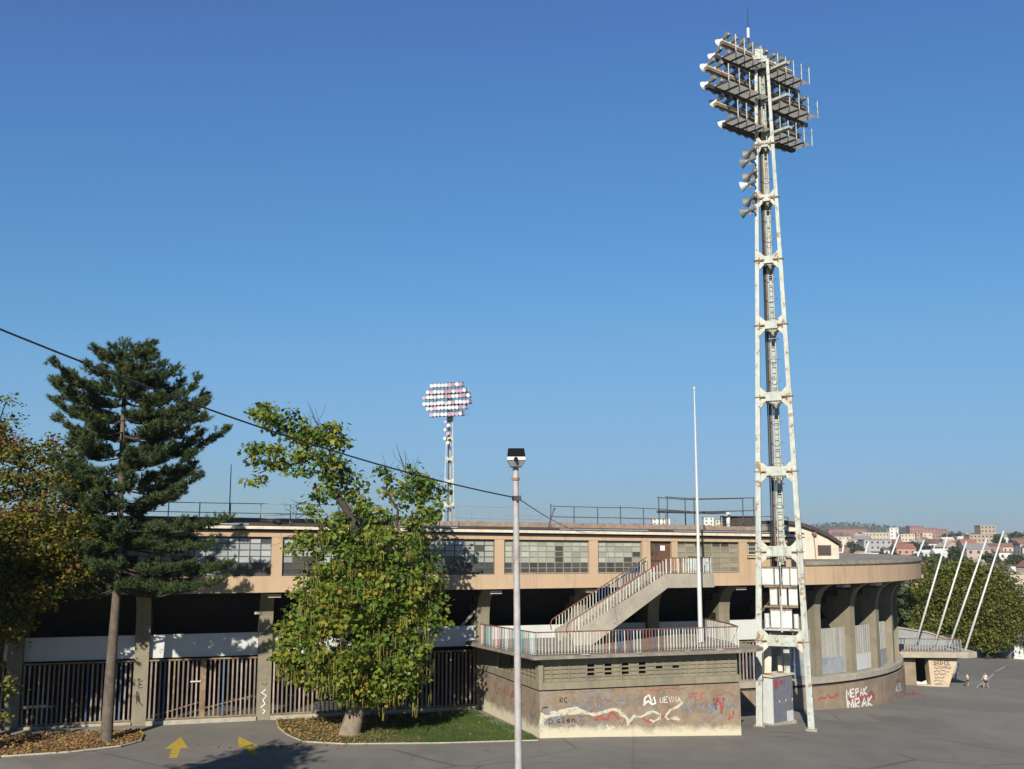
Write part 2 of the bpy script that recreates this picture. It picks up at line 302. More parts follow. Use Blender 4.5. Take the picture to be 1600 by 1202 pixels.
# the stadium's outside line: straight, then an arc; s along it, off outwards
P0 = Vector((-17.7, 50.3, 0)); H0 = math.atan(.286); S1, RR = 32.97, 18.0
T0 = Vector((math.cos(H0), math.sin(H0), 0)); N0 = Vector((math.sin(H0), -math.cos(H0), 0)); AC = P0 + T0 * S1 - N0 * RR
def F(s, off, z=0.0, droop=True):
    if droop: z = z - .0115 * max(0, min(1.2, (z - 6.2) / 2.6)) * max(-12, min(s, 35))      # the eaves run slightly downhill
    if s <= S1: p = P0 + T0 * s + N0 * off
    else: a = H0 + (s - S1) / RR; p = AC + Vector((math.sin(a), -math.cos(a), 0)) * (RR + off)
    return Vector((p.x, p.y, z))
def FH(s): return H0 if s <= S1 else H0 + (s - S1) / RR
def sweep(mb, prof, s0, s1, droop=True, step=.6):
    """closed profile of (off, z) swept along the line"""
    n = max(1, int((s1 - s0) / (step if s1 > S1 else 6))); k = len(mb.v); m = len(prof)
    for i in range(n + 1):
        s = s0 + (s1 - s0) * i / n; mb.v += [tuple(F(s, o, z, droop)) for o, z in prof]
    for i in range(n):
        for j in range(m): q = (j + 1) % m; a = k + i * m; mb.f.append((a + j, a + q, a + m + q, a + m + j))
    mb.f.append(tuple(range(k, k + m))); mb.f.append(tuple(range(k + (n + 1) * m - 1, k + n * m - 1, -1)))
def rect(o0, o1, z0, z1): return [(o0, z0), (o1, z0), (o1, z1), (o0, z1)]
def fbox(mb, s0, s1, o0, o1, z0, z1, droop=True): sweep(mb, rect(o0, o1, z0, z1), s0, s1, droop)

# ------------------------------------------------------------------ ground
def sheet(name, xs, ys, zf, m, kind='structure'):
    mb = MB(); nx = len(xs)
    mb.v = [(x, y, zf(x, y)) for y in ys for x in xs]
    mb.f = [(j * nx + i, j * nx + i + 1, (j + 1) * nx + i + 1, (j + 1) * nx + i) for j in range(len(ys) - 1) for i in range(nx - 1)]
    return tag(mb.build(name, m), kind=kind)
def hill(X, Y):
    r = math.hypot(X, Y)
    h = 0
    for cx, cy, a, wd in ((930, 3000, 30, 150), (1080, 3050, 11, 160), (1500, 3600, 4, 300), (-900, 3400, 18, 600), (3000, 3000, 14, 500)):
        h += a * math.exp(-((X - cx) ** 2 + (Y - cy) ** 2) / (2 * wd * wd))
    return h
def terr(X, Y):
    z = gz(X, Y)
    f = smooth01((Y - 112) / 110)
    z = (z - .12) * (1 - f) + (-10) * f
    z += 7 * smooth01((Y - 260) / 340) + 4 * smooth01((Y - 600) / 450) + hill(X, Y) * smooth01((Y - 1500) / 900)
    return z
def gspace(lo, hi, n, p): return [lo + (hi - lo) * (i / n) ** p for i in range(n + 1)]
ys = [-400, -150, -60, -20] + [i * 5.0 for i in range(0, 23)] + gspace(115, 7800, 60, 2.2)
xs = [-7000, -4500, -3000, -2000, -1300, -800, -500, -300, -200, -120] + [i * 8.0 for i in range(-10, 16)] + gspace(130, 7000, 46, 1.9)
sheet('terrain', xs, ys, terr, M_city)
sheet('asphalt_road', [i * 4.0 - 60 for i in range(38)], [-20 + i * 4.0 for i in range(34)], lambda x, y: gz(x, y), M_asphalt)

def flat(name, pts, dz, m, thick=0.0, kind='structure', parent=None):
    """a ground-hugging polygon; with thick it gets sides"""
    mb = MB(); top = [(x, y, gz(x, y) + dz) for x, y in pts]; n = len(top)
    mb.v = top; mb.f = [tuple(range(n))]
    if thick:
        mb.v = top + [(x, y, z - thick) for x, y, z in top]
        mb.f += [(i, (i + 1) % n, n + (i + 1) % n, n + i) for i in range(n)]
    o = mb.build(name, m)
    return tag(o, kind=kind)
def so_(s, off): p = F(s, off); return (p.x, p.y)
def dens(pts, d=.7):
    out = []
    for i in range(len(pts) - 1):
        a, b = Vector(pts[i]), Vector(pts[i + 1]); n = max(1, int((b - a).length / d)); out += [tuple(a.lerp(b, k / n)) for k in range(n)]
    return out + [pts[-1]]
bed_edge = [(-34, 41.0), (-26, 42.3), (-20.75, 43.3), (-18.3, 44.2), (-16.7, 45.4), (-16.25, 46.6), (-16.6, 47.9), (-17.2, 48.9)]
flat('planting_bed', bed_edge + [(-20, 48.3), (-26, 46.6), (-34, 44.3)], .07, M_bed, .2)
flat('pavement', [(-17.2, 48.9), (-20, 48.3), (-26, 46.6), (-34, 44.3), so_(-17, .12), so_(-.4, .12)], .09, M_pave, .2)
mb = MB(); pl = dens(bed_edge); mb.path([(x, y, gz(x, y) + .05) for x, y in pl], .05, 5); tag(mb.build('kerb', M_kerb), kind='structure')
mb = MB(); mb.path([(x, y, gz(x, y) + .07) for x, y in dens(bed_edge[5:])], .045, 5); tag(mb.build('yellow_kerb', M_yellow), kind='structure')
lawn_edge = [so_(6.4, .35), (-10.9, 49.6), (-10.1, 47.9), (-9.1, 46.4), (-7.2, 45.9), (-3, 46.1), (1.15, 46.7)]
flat('lawn', lawn_edge + [so_(17.2, 7.5), so_(16.2, .6), so_(11, .6)], .06, M_lawn, .2)
mb = MB(); pl = dens(lawn_edge); mb.path([(x, y, gz(x, y) + .04) for x, y in pl], .04, 5); tag(mb.build('kerb', M_kerb), kind='structure')
mb = MB(); mb.path([(x, y, gz(x, y) + .075) for x, y in dens(lawn_edge[:4])[:5]], .04, 5); tag(mb.build('yellow_kerb', M_yellow), kind='structure')
flat('pavement', [so_(16.45, .5), so_(17.2, 7.7), so_(16.6, 7.6), so_(15.7, .5)], .075, M_pave, .2)
# painted arrows on the drive, and lines on the far lot
def decal(name, polys, m, label=None):
    mb = MB()
    for p in polys: mb.add([(x, y, gz(x, y) + .006) for x, y in p], [tuple(range(len(p)))])
    return tag(mb.build(name, m), kind='structure')
def arrow(cx, cy, ang, L, W):
    c, s = math.cos(ang), math.sin(ang)
    R = lambda x, y: (cx + x * c - y * s, cy + x * s + y * c)
    return [[R(0, L), R(-W, L * .42), R(W, L * .42)], [R(-W * .36, L * .42), R(-W * .36, 0), R(W * .36, 0), R(W * .36, L * .42)]]
decal('painted_arrow', arrow(-13.75, 43.3, RAD(14), 4.5, .47), M_yellow)
decal('painted_arrow', arrow(-10.55, 43.9, RAD(24), 4.2, .44), M_yellow)
def seg(a, b, wd):
    a, b = Vector(a), Vector(b); d = (b - a).normalized(); q = Vector((-d.y, d.x)) * wd / 2
    return [tuple(a - q), tuple(b - q), tuple(b + q), tuple(a + q)]
decal('painted_line', [seg((33.4, 76.0), (36.0, 80.6), .13), seg((37.2, 82.6), (40.0, 87.6), .13), seg((41, 89.5), (45, 96), .14), seg((36.2, 74.2), (37.3, 76.2), .15)], M_wline)

# ------------------------------------------------------------------ hand-painted lettering
GL = {'M': [[(0, 0), (.05, 1), (.5, .35), (.95, 1), (1, 0)]], 'E': [[(.9, 1), (0, 1), (0, 0), (.9, 0)], [(0, .52), (.7, .52)]], 'P': [[(0, 0), (0, 1), (.8, .95), (.85, .6), (0, .48)]],
      'A': [[(0, 0), (.5, 1), (1, 0)], [(.2, .38), (.8, .38)]], 'K': [[(0, 0), (0, 1)], [(.9, 1), (0, .45), (.95, 0)]], 'R': [[(0, 0), (0, 1), (.8, .95), (.8, .6), (0, .5), (.9, 0)]],
      'D': [[(0, 0), (0, 1), (.8, .6), (.75, .35), (0, 0)]], 'L': [[(0, 1), (0, 0), (.8, 0)]], 'N': [[(0, 0), (0, 1), (.9, 0), (.9, 1)]], 'H': [[(0, 0), (0, 1)], [(.9, 0), (.9, 1)], [(0, .5), (.9, .5)]],
      'U': [[(0, 1), (.05, .1), (.45, 0), (.85, .1), (.9, 1)]], 'G': [[(.9, .85), (.4, 1), (0, .5), (.4, 0), (.9, .2), (.9, .5), (.5, .5)]], 'V': [[(0, 1), (.45, 0), (.9, 1)]],
      'C': [[(.9, .9), (.4, 1), (0, .5), (.4, 0), (.9, .12)]], 'I': [[(.3, 0), (.3, 1)]], 'S': [[(.9, .9), (.3, 1), (.1, .7), (.8, .4), (.7, .05), (0, .08)]], 'B': [[(0, 0), (0, 1), (.7, .9), (.6, .55), (0, .5), (.8, .4), (.75, .05), (0, 0)]],
      'a': [[(.8, .6), (.3, .65), (.05, .3), (.4, 0), (.8, .3), (.85, 0)]], 'l': [[(.3, 1), (.3, .05), (.6, 0)]], 'e': [[(.1, .35), (.8, .4), (.5, .68), (.1, .4), (.3, .02), (.8, .1)]], 'n': [[(.1, 0), (.1, .65), (.7, .6), (.8, 0)]]}
def stroke(mb, pts, wd, fn, lift=.004):
    """a painted stroke: a thin ribbon laid on a surface fn(u, v) -> (point, normal)"""
    pts = [Vector(p) for p in pts]; L, Rr = [], []
    fine = []
    for i in range(len(pts) - 1):
        n = max(1, int((pts[i + 1] - pts[i]).length / .25)); fine += [pts[i].lerp(pts[i + 1], k / n) for k in range(n)]
    fine.append(pts[-1])
    for i, p in enumerate(fine):
        d = (fine[min(i + 1, len(fine) - 1)] - fine[max(i - 1, 0)]); d = d.normalized() if d.length > 1e-6 else Vector((1, 0)); q = Vector((-d.y, d.x)) * wd / 2 * random.uniform(.75, 1.2)
        L.append(p + q); Rr.append(p - q)
    k = len(mb.v)
    for a in L + Rr:
        P, nn = fn(a.x, a.y); mb.v.append(tuple(P + nn * lift))
    n = len(fine)
    for i in range(n - 1): mb.f.append((k + i, k + i + 1, k + n + i + 1, k + n + i))
def write(mb, text, u, v, h, wd, fn, aspect=.7, jit=.06, lift=.004):
    for ch in text:
        for st in GL.get(ch, []):
            stroke(mb, [(u + (x + random.uniform(-jit, jit)) * h * aspect, v + (y + random.uniform(-jit, jit)) * h) for x, y in st], wd, fn, lift)
        u += h * aspect * (1.3 if ch != ' ' else 1)
def scribble(mb, u, v, wdt, h, n, wd, fn, lift=.004):
    pts = [(u + wdt * i / n + random.uniform(-.05, .05) * wdt, v + random.uniform(0, 1) * h) for i in range(n + 1)]
    stroke(mb, pts, wd, fn, lift)

# ------------------------------------------------------------------ the stand
stand = empty('stadium_stand', F(15, -3, 0), 'long concrete stadium stand with pink upper storey, gridded windows and curved end', 'building')
SEND = S1 + RR * RAD(112)
# stepped soffit of the seating
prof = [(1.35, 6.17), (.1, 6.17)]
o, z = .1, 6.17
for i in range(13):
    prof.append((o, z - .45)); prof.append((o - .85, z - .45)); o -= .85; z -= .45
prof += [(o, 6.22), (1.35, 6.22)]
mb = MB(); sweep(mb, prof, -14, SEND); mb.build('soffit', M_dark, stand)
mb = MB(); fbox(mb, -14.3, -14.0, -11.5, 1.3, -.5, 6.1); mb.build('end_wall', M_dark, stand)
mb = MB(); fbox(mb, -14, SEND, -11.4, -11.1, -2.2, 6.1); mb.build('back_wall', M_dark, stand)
# fascia
mb = MB(); fbox(mb, -14, 34.85, 1.3, 1.6, 6.2, 7.0); mb.build('fascia', M_pink, stand)
mb = MB(); fbox(mb, 34.85, SEND, 1.32, 1.66, 6.17, 7.22, False); mb.build('fascia', M_pink, stand)
mb = MB(); sweep(mb, [(-9, 7.22), (1.72, 7.22), (1.75, 7.28), (1.70, 7.46), (-9, 7.48)], 34.9, SEND, False); mb.build('coping', M_coping, stand)
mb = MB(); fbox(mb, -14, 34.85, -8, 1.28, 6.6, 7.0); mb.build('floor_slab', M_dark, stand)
# ribs
RIBS = [-11.2, -5.55, 0, 5.75, 11.3, 16.84, 22.2, 26.5, 30.8, 33.9] + [S1 + RR * RAD(13 + 10 * i) for i in range(10)]
def rib(s, wd, zb):
    zd = 0; arc = s > S1 + 1
    fr = [(0, zb), (.0, 4.6), (.05, 5.0), (.17, 5.38), (.4, 5.72), (.8, 5.98), (1.29, 6.16)]
    pr = fr + ([(-2.3, 6.16), (-1.95, 4.4), (-1.15, 3.0), (-.9, zb)] if arc else [(-2.4, 6.16), (-1.7, 4.2), (-.9, 3.0), (-.7, zb)])
    a = FH(s); t = Vector((math.cos(a), math.sin(a), 0)); c = F(s, 0); nn = Vector((math.sin(a), -math.cos(a), 0))
    m = MB(); m.prism([c + nn * o + Vector((0, 0, z + zd)) - t * wd / 2 for o, z in pr], t * wd); return m
for s in RIBS:
    arc = s > S1 + 1
    p = F(s, 0); rib(s, .5 if arc else .66, .84 if arc else gz(p.x, p.y) - .05).build('rib', M_conc, stand)
# lamps under the soffit by the ribs
for s in (6.05, 11.65, 17.2, 22.45, 31.25, 38.2, 41.3):
    m = MB(); c = F(s, 1.0, 6.02); a = FH(s); M = Matrix.Rotation(a, 3, 'Z')
    m.box(c, (.62, .5, .16), M); m.box(c + Vector((0, 0, .12)), (.1, .1, .14), M)
    m.build('soffit_lamp', M_gutter, stand)
# upper storey: pilasters, lintel, gutter, roof
WINS = [(-10.2, -5.4, 'dk'), (-4.9, .2, 'dk'), (.7, 5.81, 'dk'), (6.33, 11.35, 'dk'), (11.85, 17.03, 'mix'), (17.54, 22.2, 'lt'), (22.7, 25.2, 'lt'), (27.3, 31.0, 'tan')]
ZS, ZT = 7.0, 8.93
edges = [-14] + [e for wn in WINS[:7] for e in wn[:2]] + [25.7]
for i in range(0, len(edges), 2):
    mb = MB(); fbox(mb, edges[i], edges[i + 1], 1.25, 1.6, ZS, ZT); mb.build('pilaster', M_pink, stand)
mb = MB(); fbox(mb, 26.95, 27.3, 1.25, 1.6, ZS, ZT); mb.build('pilaster', M_pink, stand)
mb = MB(); fbox(mb, 31.0, 31.5, 1.25, 1.6, ZS, ZT); fbox(mb, 31.5, 34.85, 1.25, 1.6, ZS, 8.05); fbox(mb, 34.55, 34.85, 1.25, 1.6, 8.05, ZT); mb.build('end_pier', M_pink, stand)
mb = MB(); fbox(mb, 31.45, 34.6, 1.6, 1.72, 7.93, 8.03); mb.build('sill', M_pink, stand)
mb = MB(); fbox(mb, -14, 34.85, 1.2, 1.62, ZT, 9.22); mb.build('lintel', M_pink, stand)
mb = MB(); sweep(mb, [(-6.5, 9.24), (1.72, 9.24), (1.74, 9.3), (-6.5, 9.3)], -14, 34.95); mb.build('eave', M_bitumen, stand)
mb = MB(); fbox(mb, -14, 34.95, 1.72, 1.9, 9.31, 9.45); mb.build('gutter', M_gutter, stand)
mb = MB(); sweep(mb, [(-6.5, 9.32), (1.6, 9.32), (1.72, 9.5), (1.2, 9.62), (-6.5, 9.64)], -14, 34.95); mb.build('roof', M_bitumen, stand)
for s, l in ((1.2, 3.5), (9, 6), (20.5, 5), (27, 7)):
    mb = MB(); fbox(mb, s, s + l, 1.74, 1.84, 9.5, 9.56); mb.build('flashing', M_steelrail, stand)
mb = MB(); fbox(mb, -14, 34.95, -1.35, -1.05, 9.64, 9.88); mb.build('parapet', M_brown, stand)
k = 0
for i in range(58):
    s = 14 + i * .36; h = random.uniform(.02, .05)
    if s > 34: break
    if random.random() < .55: continue
    m = MB(); fbox(m, s, s + .2, -1.3, -1.1, 9.885, 9.89 + h); m.build('coping_block', M_brown, stand)
# rooms behind the glass
mb = MB(); fbox(mb, -14, 34.5, -4.2, -4.0, 7.0, 9.24); mb.build('inner_wall', M_inner, stand)
for s in (-5.1, .45, 6.05, 11.6, 17.3, 22.45, 25.4, 31.2, 34.6):
    mb = MB(); fbox(mb, s - .06, s + .06, -4.0, 1.2, 7.0, 9.24); mb.build('partition', M_inner, stand)
mb = MB(); fbox(mb, 34.65, 34.85, -6.5, 1.25, 7.45, 9.24); mb.build('end_wall', M_pink, stand)
for i, (s, wd) in enumerate(((20.6, .5), (13.9, .4), (3.4, .3), (8.6, .35))):
    mb = MB(); fbox(mb, s, s + wd, -1, -.6, 7.0, 9.0); mb.build('inner_column', M_door, stand)
# windows: frame, then each pane on its own
pane_me = {}
def window(s0, s1, z0, z1, ncol, nrow, mode, off=1.42, joined=False, cells=None):
    fr = MB(); bw = .035 if mode != 'tan' else .05
    fbox(fr, s0, s1, off - .04, off + .05, z0, z0 + .06); fbox(fr, s0, s1, off - .04, off + .05, z1 - .06, z1)
    for i in range(ncol + 1):
        s = s0 + (s1 - s0) * i / ncol; b = bw if 0 < i < ncol else .06
        fbox(fr, max(s0, s - b / 2), min(s1, s + b / 2), off - .03, off + .04, z0 + .06, z1 - .06)
    for j in range(1, nrow):
        z = z0 + (z1 - z0) * j / nrow; fbox(fr, s0, s1, off - .025, off + .033, z - bw / 2, z + bw / 2)
    wn = fr.build('window', {'dk': M_mullion_dk, 'mix': M_mullion_dk, 'white': M_gutter}.get(mode, M_mullion), stand)
    a = FH(s0); pw, ph = (s1 - s0) / ncol, (z1 - z0) / nrow
    base = abspos(wn); jm = {}
    for i in range(ncol):
        for j in range(nrow):
            if mode == 'dk': M = M_blue if j >= 3 or (j == 2 and random.random() < .5) else M_clear
            elif mode == 'mix': M = (M_blue if j >= 3 else M_clear) if i < 7 else (M_pale if j >= 2 else M_clear)
            elif mode == 'lt': M = M_pale if j >= 2 else M_clear
            elif mode == 'tan': M = M_tan if random.random() < .9 else M_clear
            else: M = M_clear
            if random.random() < .025: M = M_clear if M != M_clear else M_pale
            if mode == 'lt' and s1 > 24 and i > 2 and j < 4 and random.random() < .6: M = M_clear
            if mode == 'lt' and s1 < 24 and i == 6: M = M_clear if j in (2, 3, 4) else M
            c = F(s0 + pw * (i + .5), off, z0 + ph * (j + .5))
            if joined:
                b = jm.setdefault(M.name, MB()); b.box(c, (pw - bw, .008, ph - bw), Matrix.Rotation(a, 3, 'Z')); continue
            key = (round(pw, 3), round(ph, 3), M.name)
            if key not in pane_me:
                b = MB(); b.box((0, 0, 0), (pw - bw * .6, .008, ph - bw * .6)); pane_me[key] = b.mesh('pane', M)
            inst(pane_me[key], 'pane', wn, c, (random.gauss(0, .018), 0, a + random.gauss(0, .018)))
    for nm, b in jm.items(): b.build('glazing', MATS.get(nm) or bpy.data.materials[nm], wn)['kind'] = 'stuff'
    return wn
for (a, b, mode), nc in zip(WINS, (9, 10, 10, 10, 10, 10, 5, 7)):
    window(a, b, ZS + .02, ZT - .02, nc, 6, mode, joined=a < 0)
window(31.62, 32.6, 8.1, ZT - .05, 2, 3, 'white'); window(33.0, 34.3, 8.1, ZT - .05, 3, 3, 'white')
# door at the head of the stair
mb = MB(); fbox(mb, 25.72, 26.93, 1.3, 1.42, ZS, ZT - .04); dr = mb.build('door', M_door, stand)
for i in range(2):
    for j in range(3):
        mb = MB(); fbox(mb, 25.78 + i * .27, 25.98 + i * .27, 1.42, 1.435, 8.05 + j * .28, 8.27 + j * .28); mb.build('pane', M_clear, dr)
mb = MB(); fbox(mb, 26.36, 26.62, 1.42, 1.43, 8.36, 8.66); mb.build('paper_notice', M_paper, dr)
mb = MB(); fbox(mb, 25.8, 26.85, 1.42, 1.45, 7.72, 7.8); mb.build('door_rail', M_barkd, dr)
# white panels over the gates, and the low plinth under them
def between(i): return RIBS[i] + .34, RIBS[i + 1] - .34
for i in range(0, 9):
    a, b = between(i); mb = MB(); z0 = 3.03 if i != 4 else 3.15
    if b - a < 1: b = a + 1
    fbox(mb, a, b, -.42, -.3, z0 + .05, 4.17 + (.06 if i == 4 else 0)); mb.build('white_panel', M_panelw, stand)
for i in range(0, 9):
    a, b = RIBS[i] + .34, RIBS[i + 1] - .34
    mb = MB()
    n = 6
    for q in range(n):
        sa, sb = a + (b - a) * q / n, a + (b - a) * (q + 1) / n; pa, pb = F(sa, .1), F(sb, .1)
        z = min(gz(pa.x, pa.y), gz(pb.x, pb.y)) - .1
        fbox(mb, sa, sb, -.35, .1 if i < 5 else -.1, z, z + .30, False)
    mb.build('plinth', M_kerb, stand)
# the curved end: plinth, dark slot, ring beam, sheeted bays
a0 = 28.2
mb = MB(); sweep(mb, rect(-.6, .28, -2.6, .34), a0, SEND); pl_ = mb.build('curved_plinth', M_plinth, stand)
mb = MB(); sweep(mb, rect(-.6, .12, .34, .50), a0, SEND); mb.build('slot', M_barkd, stand)
mb = MB(); sweep(mb, [(-.6, .505), (.25, .505), (.22, .78), (.02, .85), (-.6, .85)], a0, SEND); mb.build('ring_beam', M_concl, stand)
for i in range(9, len(RIBS) - 1):
    a, b = RIBS[i] + .25, RIBS[i + 1] - .25
    mb = MB(); n = int((b - a) / .14)
    for q in range(n):
        s_ = a + (b - a) * q / n; e = a + (b - a) * (q + 1) / n
        sweep(mb, rect(-.5, -.40 if q % 2 else -.45, .851, 3.48), s_, e, step=.3)
    pn = mb.build('corrugated_sheet', M_corr, stand)
    mb = MB(); sweep(mb, rect(-.395, -.375, .87, 1.8), a + .12, b - .12); mb.build('painted_patch', M_bluesheet if i != 11 else M_panelw, pn)
# graffiti on the plinth
def onplinth(u, v):
    v = v - .46; s = u; a = FH(s); return F(s, .28, v, False), Vector((math.sin(a), -math.cos(a), 0))
def g(fn, m, name, calls, parent):
    for c in calls: mb = MB(); c(mb); mb.build(name, m, parent)
S_ = lambda x: x
g(onplinth, M_gred, 'graffiti', [lambda b: scribble(b, 39.2, -.32, 2.6, .62, 18, .22, onplinth), lambda b: scribble(b, 38.9, -.55, 2.9, .35, 12, .12, onplinth), lambda b: scribble(b, 36.6, .05, 1.6, .3, 9, .12, onplinth), lambda b: scribble(b, 48.0, -.5, 2.6, .8, 12, .3, onplinth), lambda b: scribble(b, 45.4, .05, 2.0, .3, 12, .12, onplinth), lambda b: scribble(b, 49.3, -.3, 1.3, .6, 8, .3, onplinth), lambda b: stroke(b, [(42.9, .4), (42.95, -1.2)], .07, onplinth), lambda b: stroke(b, [(50.2, .3), (50.25, -1.3)], .25, onplinth)], pl_)
g(onplinth, M_gwhite, 'graffiti', [lambda b: write(b, 'MEPAK', 38.9, .0, .44, .11, onplinth, .75, lift=.008), lambda b: write(b, 'MRAK', 39.0, -.72, .6, .13, onplinth, .85, lift=.008), lambda b: stroke(b, [(38.9, .35), (38.95, -.95)], .1, onplinth, .008), lambda b: write(b, 'ALEL', 45.2, -.35, .4, .09, onplinth, .9, lift=.008), lambda b: stroke(b, [(48.6, .1), (48.62, -.9)], .14, onplinth, .008), lambda b: stroke(b, [(49.5, .1), (49.52, -.8)], .12, onplinth, .008)], pl_)


decal('red_paint_spill', [[(p.x, p.y) for p in (F(a_, b_), F(a_ + d_ * .5, b_ + .12 + .1 * (i_ % 2)), F(a_ + d_, b_ + .05), F(a_ + d_ * .4, b_ - .1))] for i_, (a_, b_, d_) in enumerate(((48.7, .45, 1.2), (49.2, .75, 1.6), (49.6, .5, 1.4), (50.0, 1.05, 1.1), (50.4, .8, 1.5), (49.0, 1.3, .7)))], M_gred)

def onrib(s0): return lambda u, v: (F(s0 - .33 + u, 0, v, False), N0)
g(None, M_gblack, 'graffiti', [lambda b: write(b, 'E', .28, 1.75, .3, .05, onrib(0), .6, lift=.008), lambda b: scribble(b, .18, .9, .3, .7, 9, .045, onrib(0), .008), lambda b: scribble(b, .2, 1.62, .3, .18, 6, .03, onrib(5.75), .008)], stand)
g(None, M_gwhite, 'graffiti', [lambda b: stroke(b, [(.2, .6), (.4, .75), (.3, .95), (.45, 1.15), (.22, 1.3), (.42, 1.45)], .06, onrib(5.75), .008), lambda b: stroke(b, [(.3, .3), (.42, .42), (.3, .52)], .05, onrib(5.75), .008)], stand)
g(None, M_gblue, 'graffiti', [lambda b: scribble(b, .15, .75, .4, .6, 9, .04, onrib(5.75), .006), lambda b: scribble(b, .2, 1.85, .28, .08, 5, .03, onrib(5.75), .006)], stand)
mb = MB(); mb.bar(F(15.7, -.25, 4.2, False), F(16.7, -.25, 5.25, False), .12, .12); mb.build('brace', M_concl, stand)
mb = MB(); c_ = F(5.3, .12, 5.15, False); mb.box(c_, (.26, .14, .14), Matrix.Rotation(H0 + .5, 3, 'Z')); mb.bar(c_, F(5.5, -.1, 5.05, False), .04, .04); mb.build('wall_camera', M_gutter, stand)
# gable-ended block behind the deck
gb = empty('cream_roof_block', (19, 65, 7.6), 'cream plastered block with curved dark roof edge on the deck', 'building')
gx = Vector((math.cos(RAD(8)), math.sin(RAD(8)), 0)); gy = Vector((-gx.y, gx.x, 0)); g0 = Vector((16.6, 63.8, 0))
top = [(0, 9.62), (1.1, 9.5), (2.0, 9.22), (2.9, 8.82), (3.75, 8.30)]
G = lambda u, z, v=0: g0 + gx * u + gy * v + Vector((0, 0, z))
mb = MB(); mb.prism([G(0, 6.9)] + [G(3.7, 6.9), G(3.7, 8.28)] + [G(u, z) for u, z in reversed(top[:-1])], gy * 7); mb.build('wall', M_gutter, gb)
mb = MB(); mb.prism([G(u, z + .01, -.25) for u, z in top] + [G(u + .06, z + .22, -.25) for u, z in reversed(top)], gy * 7.4); mb.build('roof', M_bitumen, gb)
mb = MB(); mb.box(G(2.75, 8.0, -.02), (.85, .06, .62), Matrix.Rotation(RAD(8), 3, 'Z')); wn = mb.build('window', M_door, gb)
mb = MB(); mb.box(G(2.6, 8.0, -.07), (.3, .03, .42), Matrix.Rotation(RAD(8), 3, 'Z')); mb.box(G(2.96, 8.0, -.07), (.3, .03, .42), Matrix.Rotation(RAD(8), 3, 'Z')); mb.build('pane', M_clear, wn)
for u in (1.2, 2.1):
    mb = MB(); mb.path([G(u - .05, 9.25 if u < 2 else 9.0, -.06), G(u, 8.6, -.06), G(u + .06, 7.4, -.06)], .03, 6); mb.build('pipe', M_brown, gb)
mb = MB(); mb.tube(G(2.1, 9.0, -.2), G(2.1, 9.0, .05), .13, .13, 10); mb.build('wall_lamp', M_rust, gb)
for q in range(6):
    mb = MB(); mb.box(G(.45, 7.6 + q * .26, -.1), (.8, .08, .08), Matrix.Rotation(RAD(8), 3, 'Z')); mb.build('ladder_rung', M_gutter, gb)

# ------------------------------------------------------------------ bar gates between the ribs
bar_me = {}
def bars(i, label, group, n=None, leaf=False):
    a, b = RIBS[i] + .36, RIBS[i + 1] - .36; c = F((a + b) / 2, -.05); z = gz(c.x, c.y) + .2
    r = empty('bar_fence', (c.x, c.y, z), label, 'fence', group)
    n = n or int((b - a) / .205); H = 3.03 - z; ang = FH(a)
    for nm, zz in (('top_rail', H - .04), ('bottom_rail', .06)):
        mb = MB(); p, q = F(a, -.05), F(b, -.05); mb.bar(Vector((p.x, p.y, z + zz)), Vector((q.x, q.y, z + zz)), .06, .07); mb.build(nm, M_rust, r)
    key = round(H, 1)
    for m, nm in ((M_bar, 'a'), (M_rust, 'b'), (RAILCOL[0], 'c')):
        if (key, nm) not in bar_me: mb = MB(); mb.box((0, 0, H / 2), (.075, .045, H - .2)); bar_me[(key, nm)] = mb.mesh('bar', m)
    for q in range(n):
        s = a + (b - a) * (q + .5) / n
        if leaf and abs(q - n // 2) < 1: continue
        p = F(s, -.05); t = random.random(); inst(bar_me[(key, 'a' if t < .78 else 'b' if t < .94 else 'c')], 'bar', r, (p.x, p.y, z), (0, random.gauss(0, .003), ang))
    if leaf:
        p = F((a + b) / 2, -.05); mb = MB(); mb.box(Vector((p.x, p.y, z + H / 2)), (.24, .1, H - .05), Matrix.Rotation(ang, 3, 'Z')); mb.build('gate_post', M_rust, r)
        mb = MB()
        p1, p2, p3 = F(a + .3, -.12), F((a + b) / 2 - .2, -.12), F(b - .2, -.12)
        mb.bar((p1.x, p1.y, z + .2), (p2.x, p2.y, z + .75), .05, .05); mb.bar((F((a + b) / 2 + .2, -.12).x, F((a + b) / 2 + .2, -.12).y, z + .5), (p3.x, p3.y, z + .95), .05, .05); mb.build('brace', M_rust, r)
        p = F((a + b) / 2 - .35, .03); mb = MB(); mb.box(Vector((p.x, p.y, z + H * .62)), (.5, .05, .06), Matrix.Rotation(ang, 3, 'Z')); mb.build('latch', M_gutter, r)
bars(0, 'bar fence in deep tree shade at the far left end of the stand', 'bar fences between ribs')
bars(1, 'shaded bar fence left of the pine trunk under the yellow tree', 'bar fences between ribs')
bars(2, 'double bar gate across the drive with the yellow arrows', 'bar fences between ribs', leaf=True) if False else None
bars(2, 'double bar gate with rusty centre post above the yellow arrows', 'bar fences between ribs', leaf=True)
bars(3, 'bar fence behind the catalpa trunk with bright lower bars', 'bar fences between ribs')
bars(4, 'shaded bar fence between the catalpa and the graffitied annex', 'bar fences between ribs')
bars(8, 'short pale bar fence behind the right end of the annex roof', 'bar fences between ribs')
bars(5, 'dark bar fence hidden behind the annex', 'bar fences between ribs'); bars(6, 'dark bar fence behind the annex under the stair', 'bar fences between ribs'); bars(7, 'bar fence behind the annex below the landing', 'bar fences between ribs')

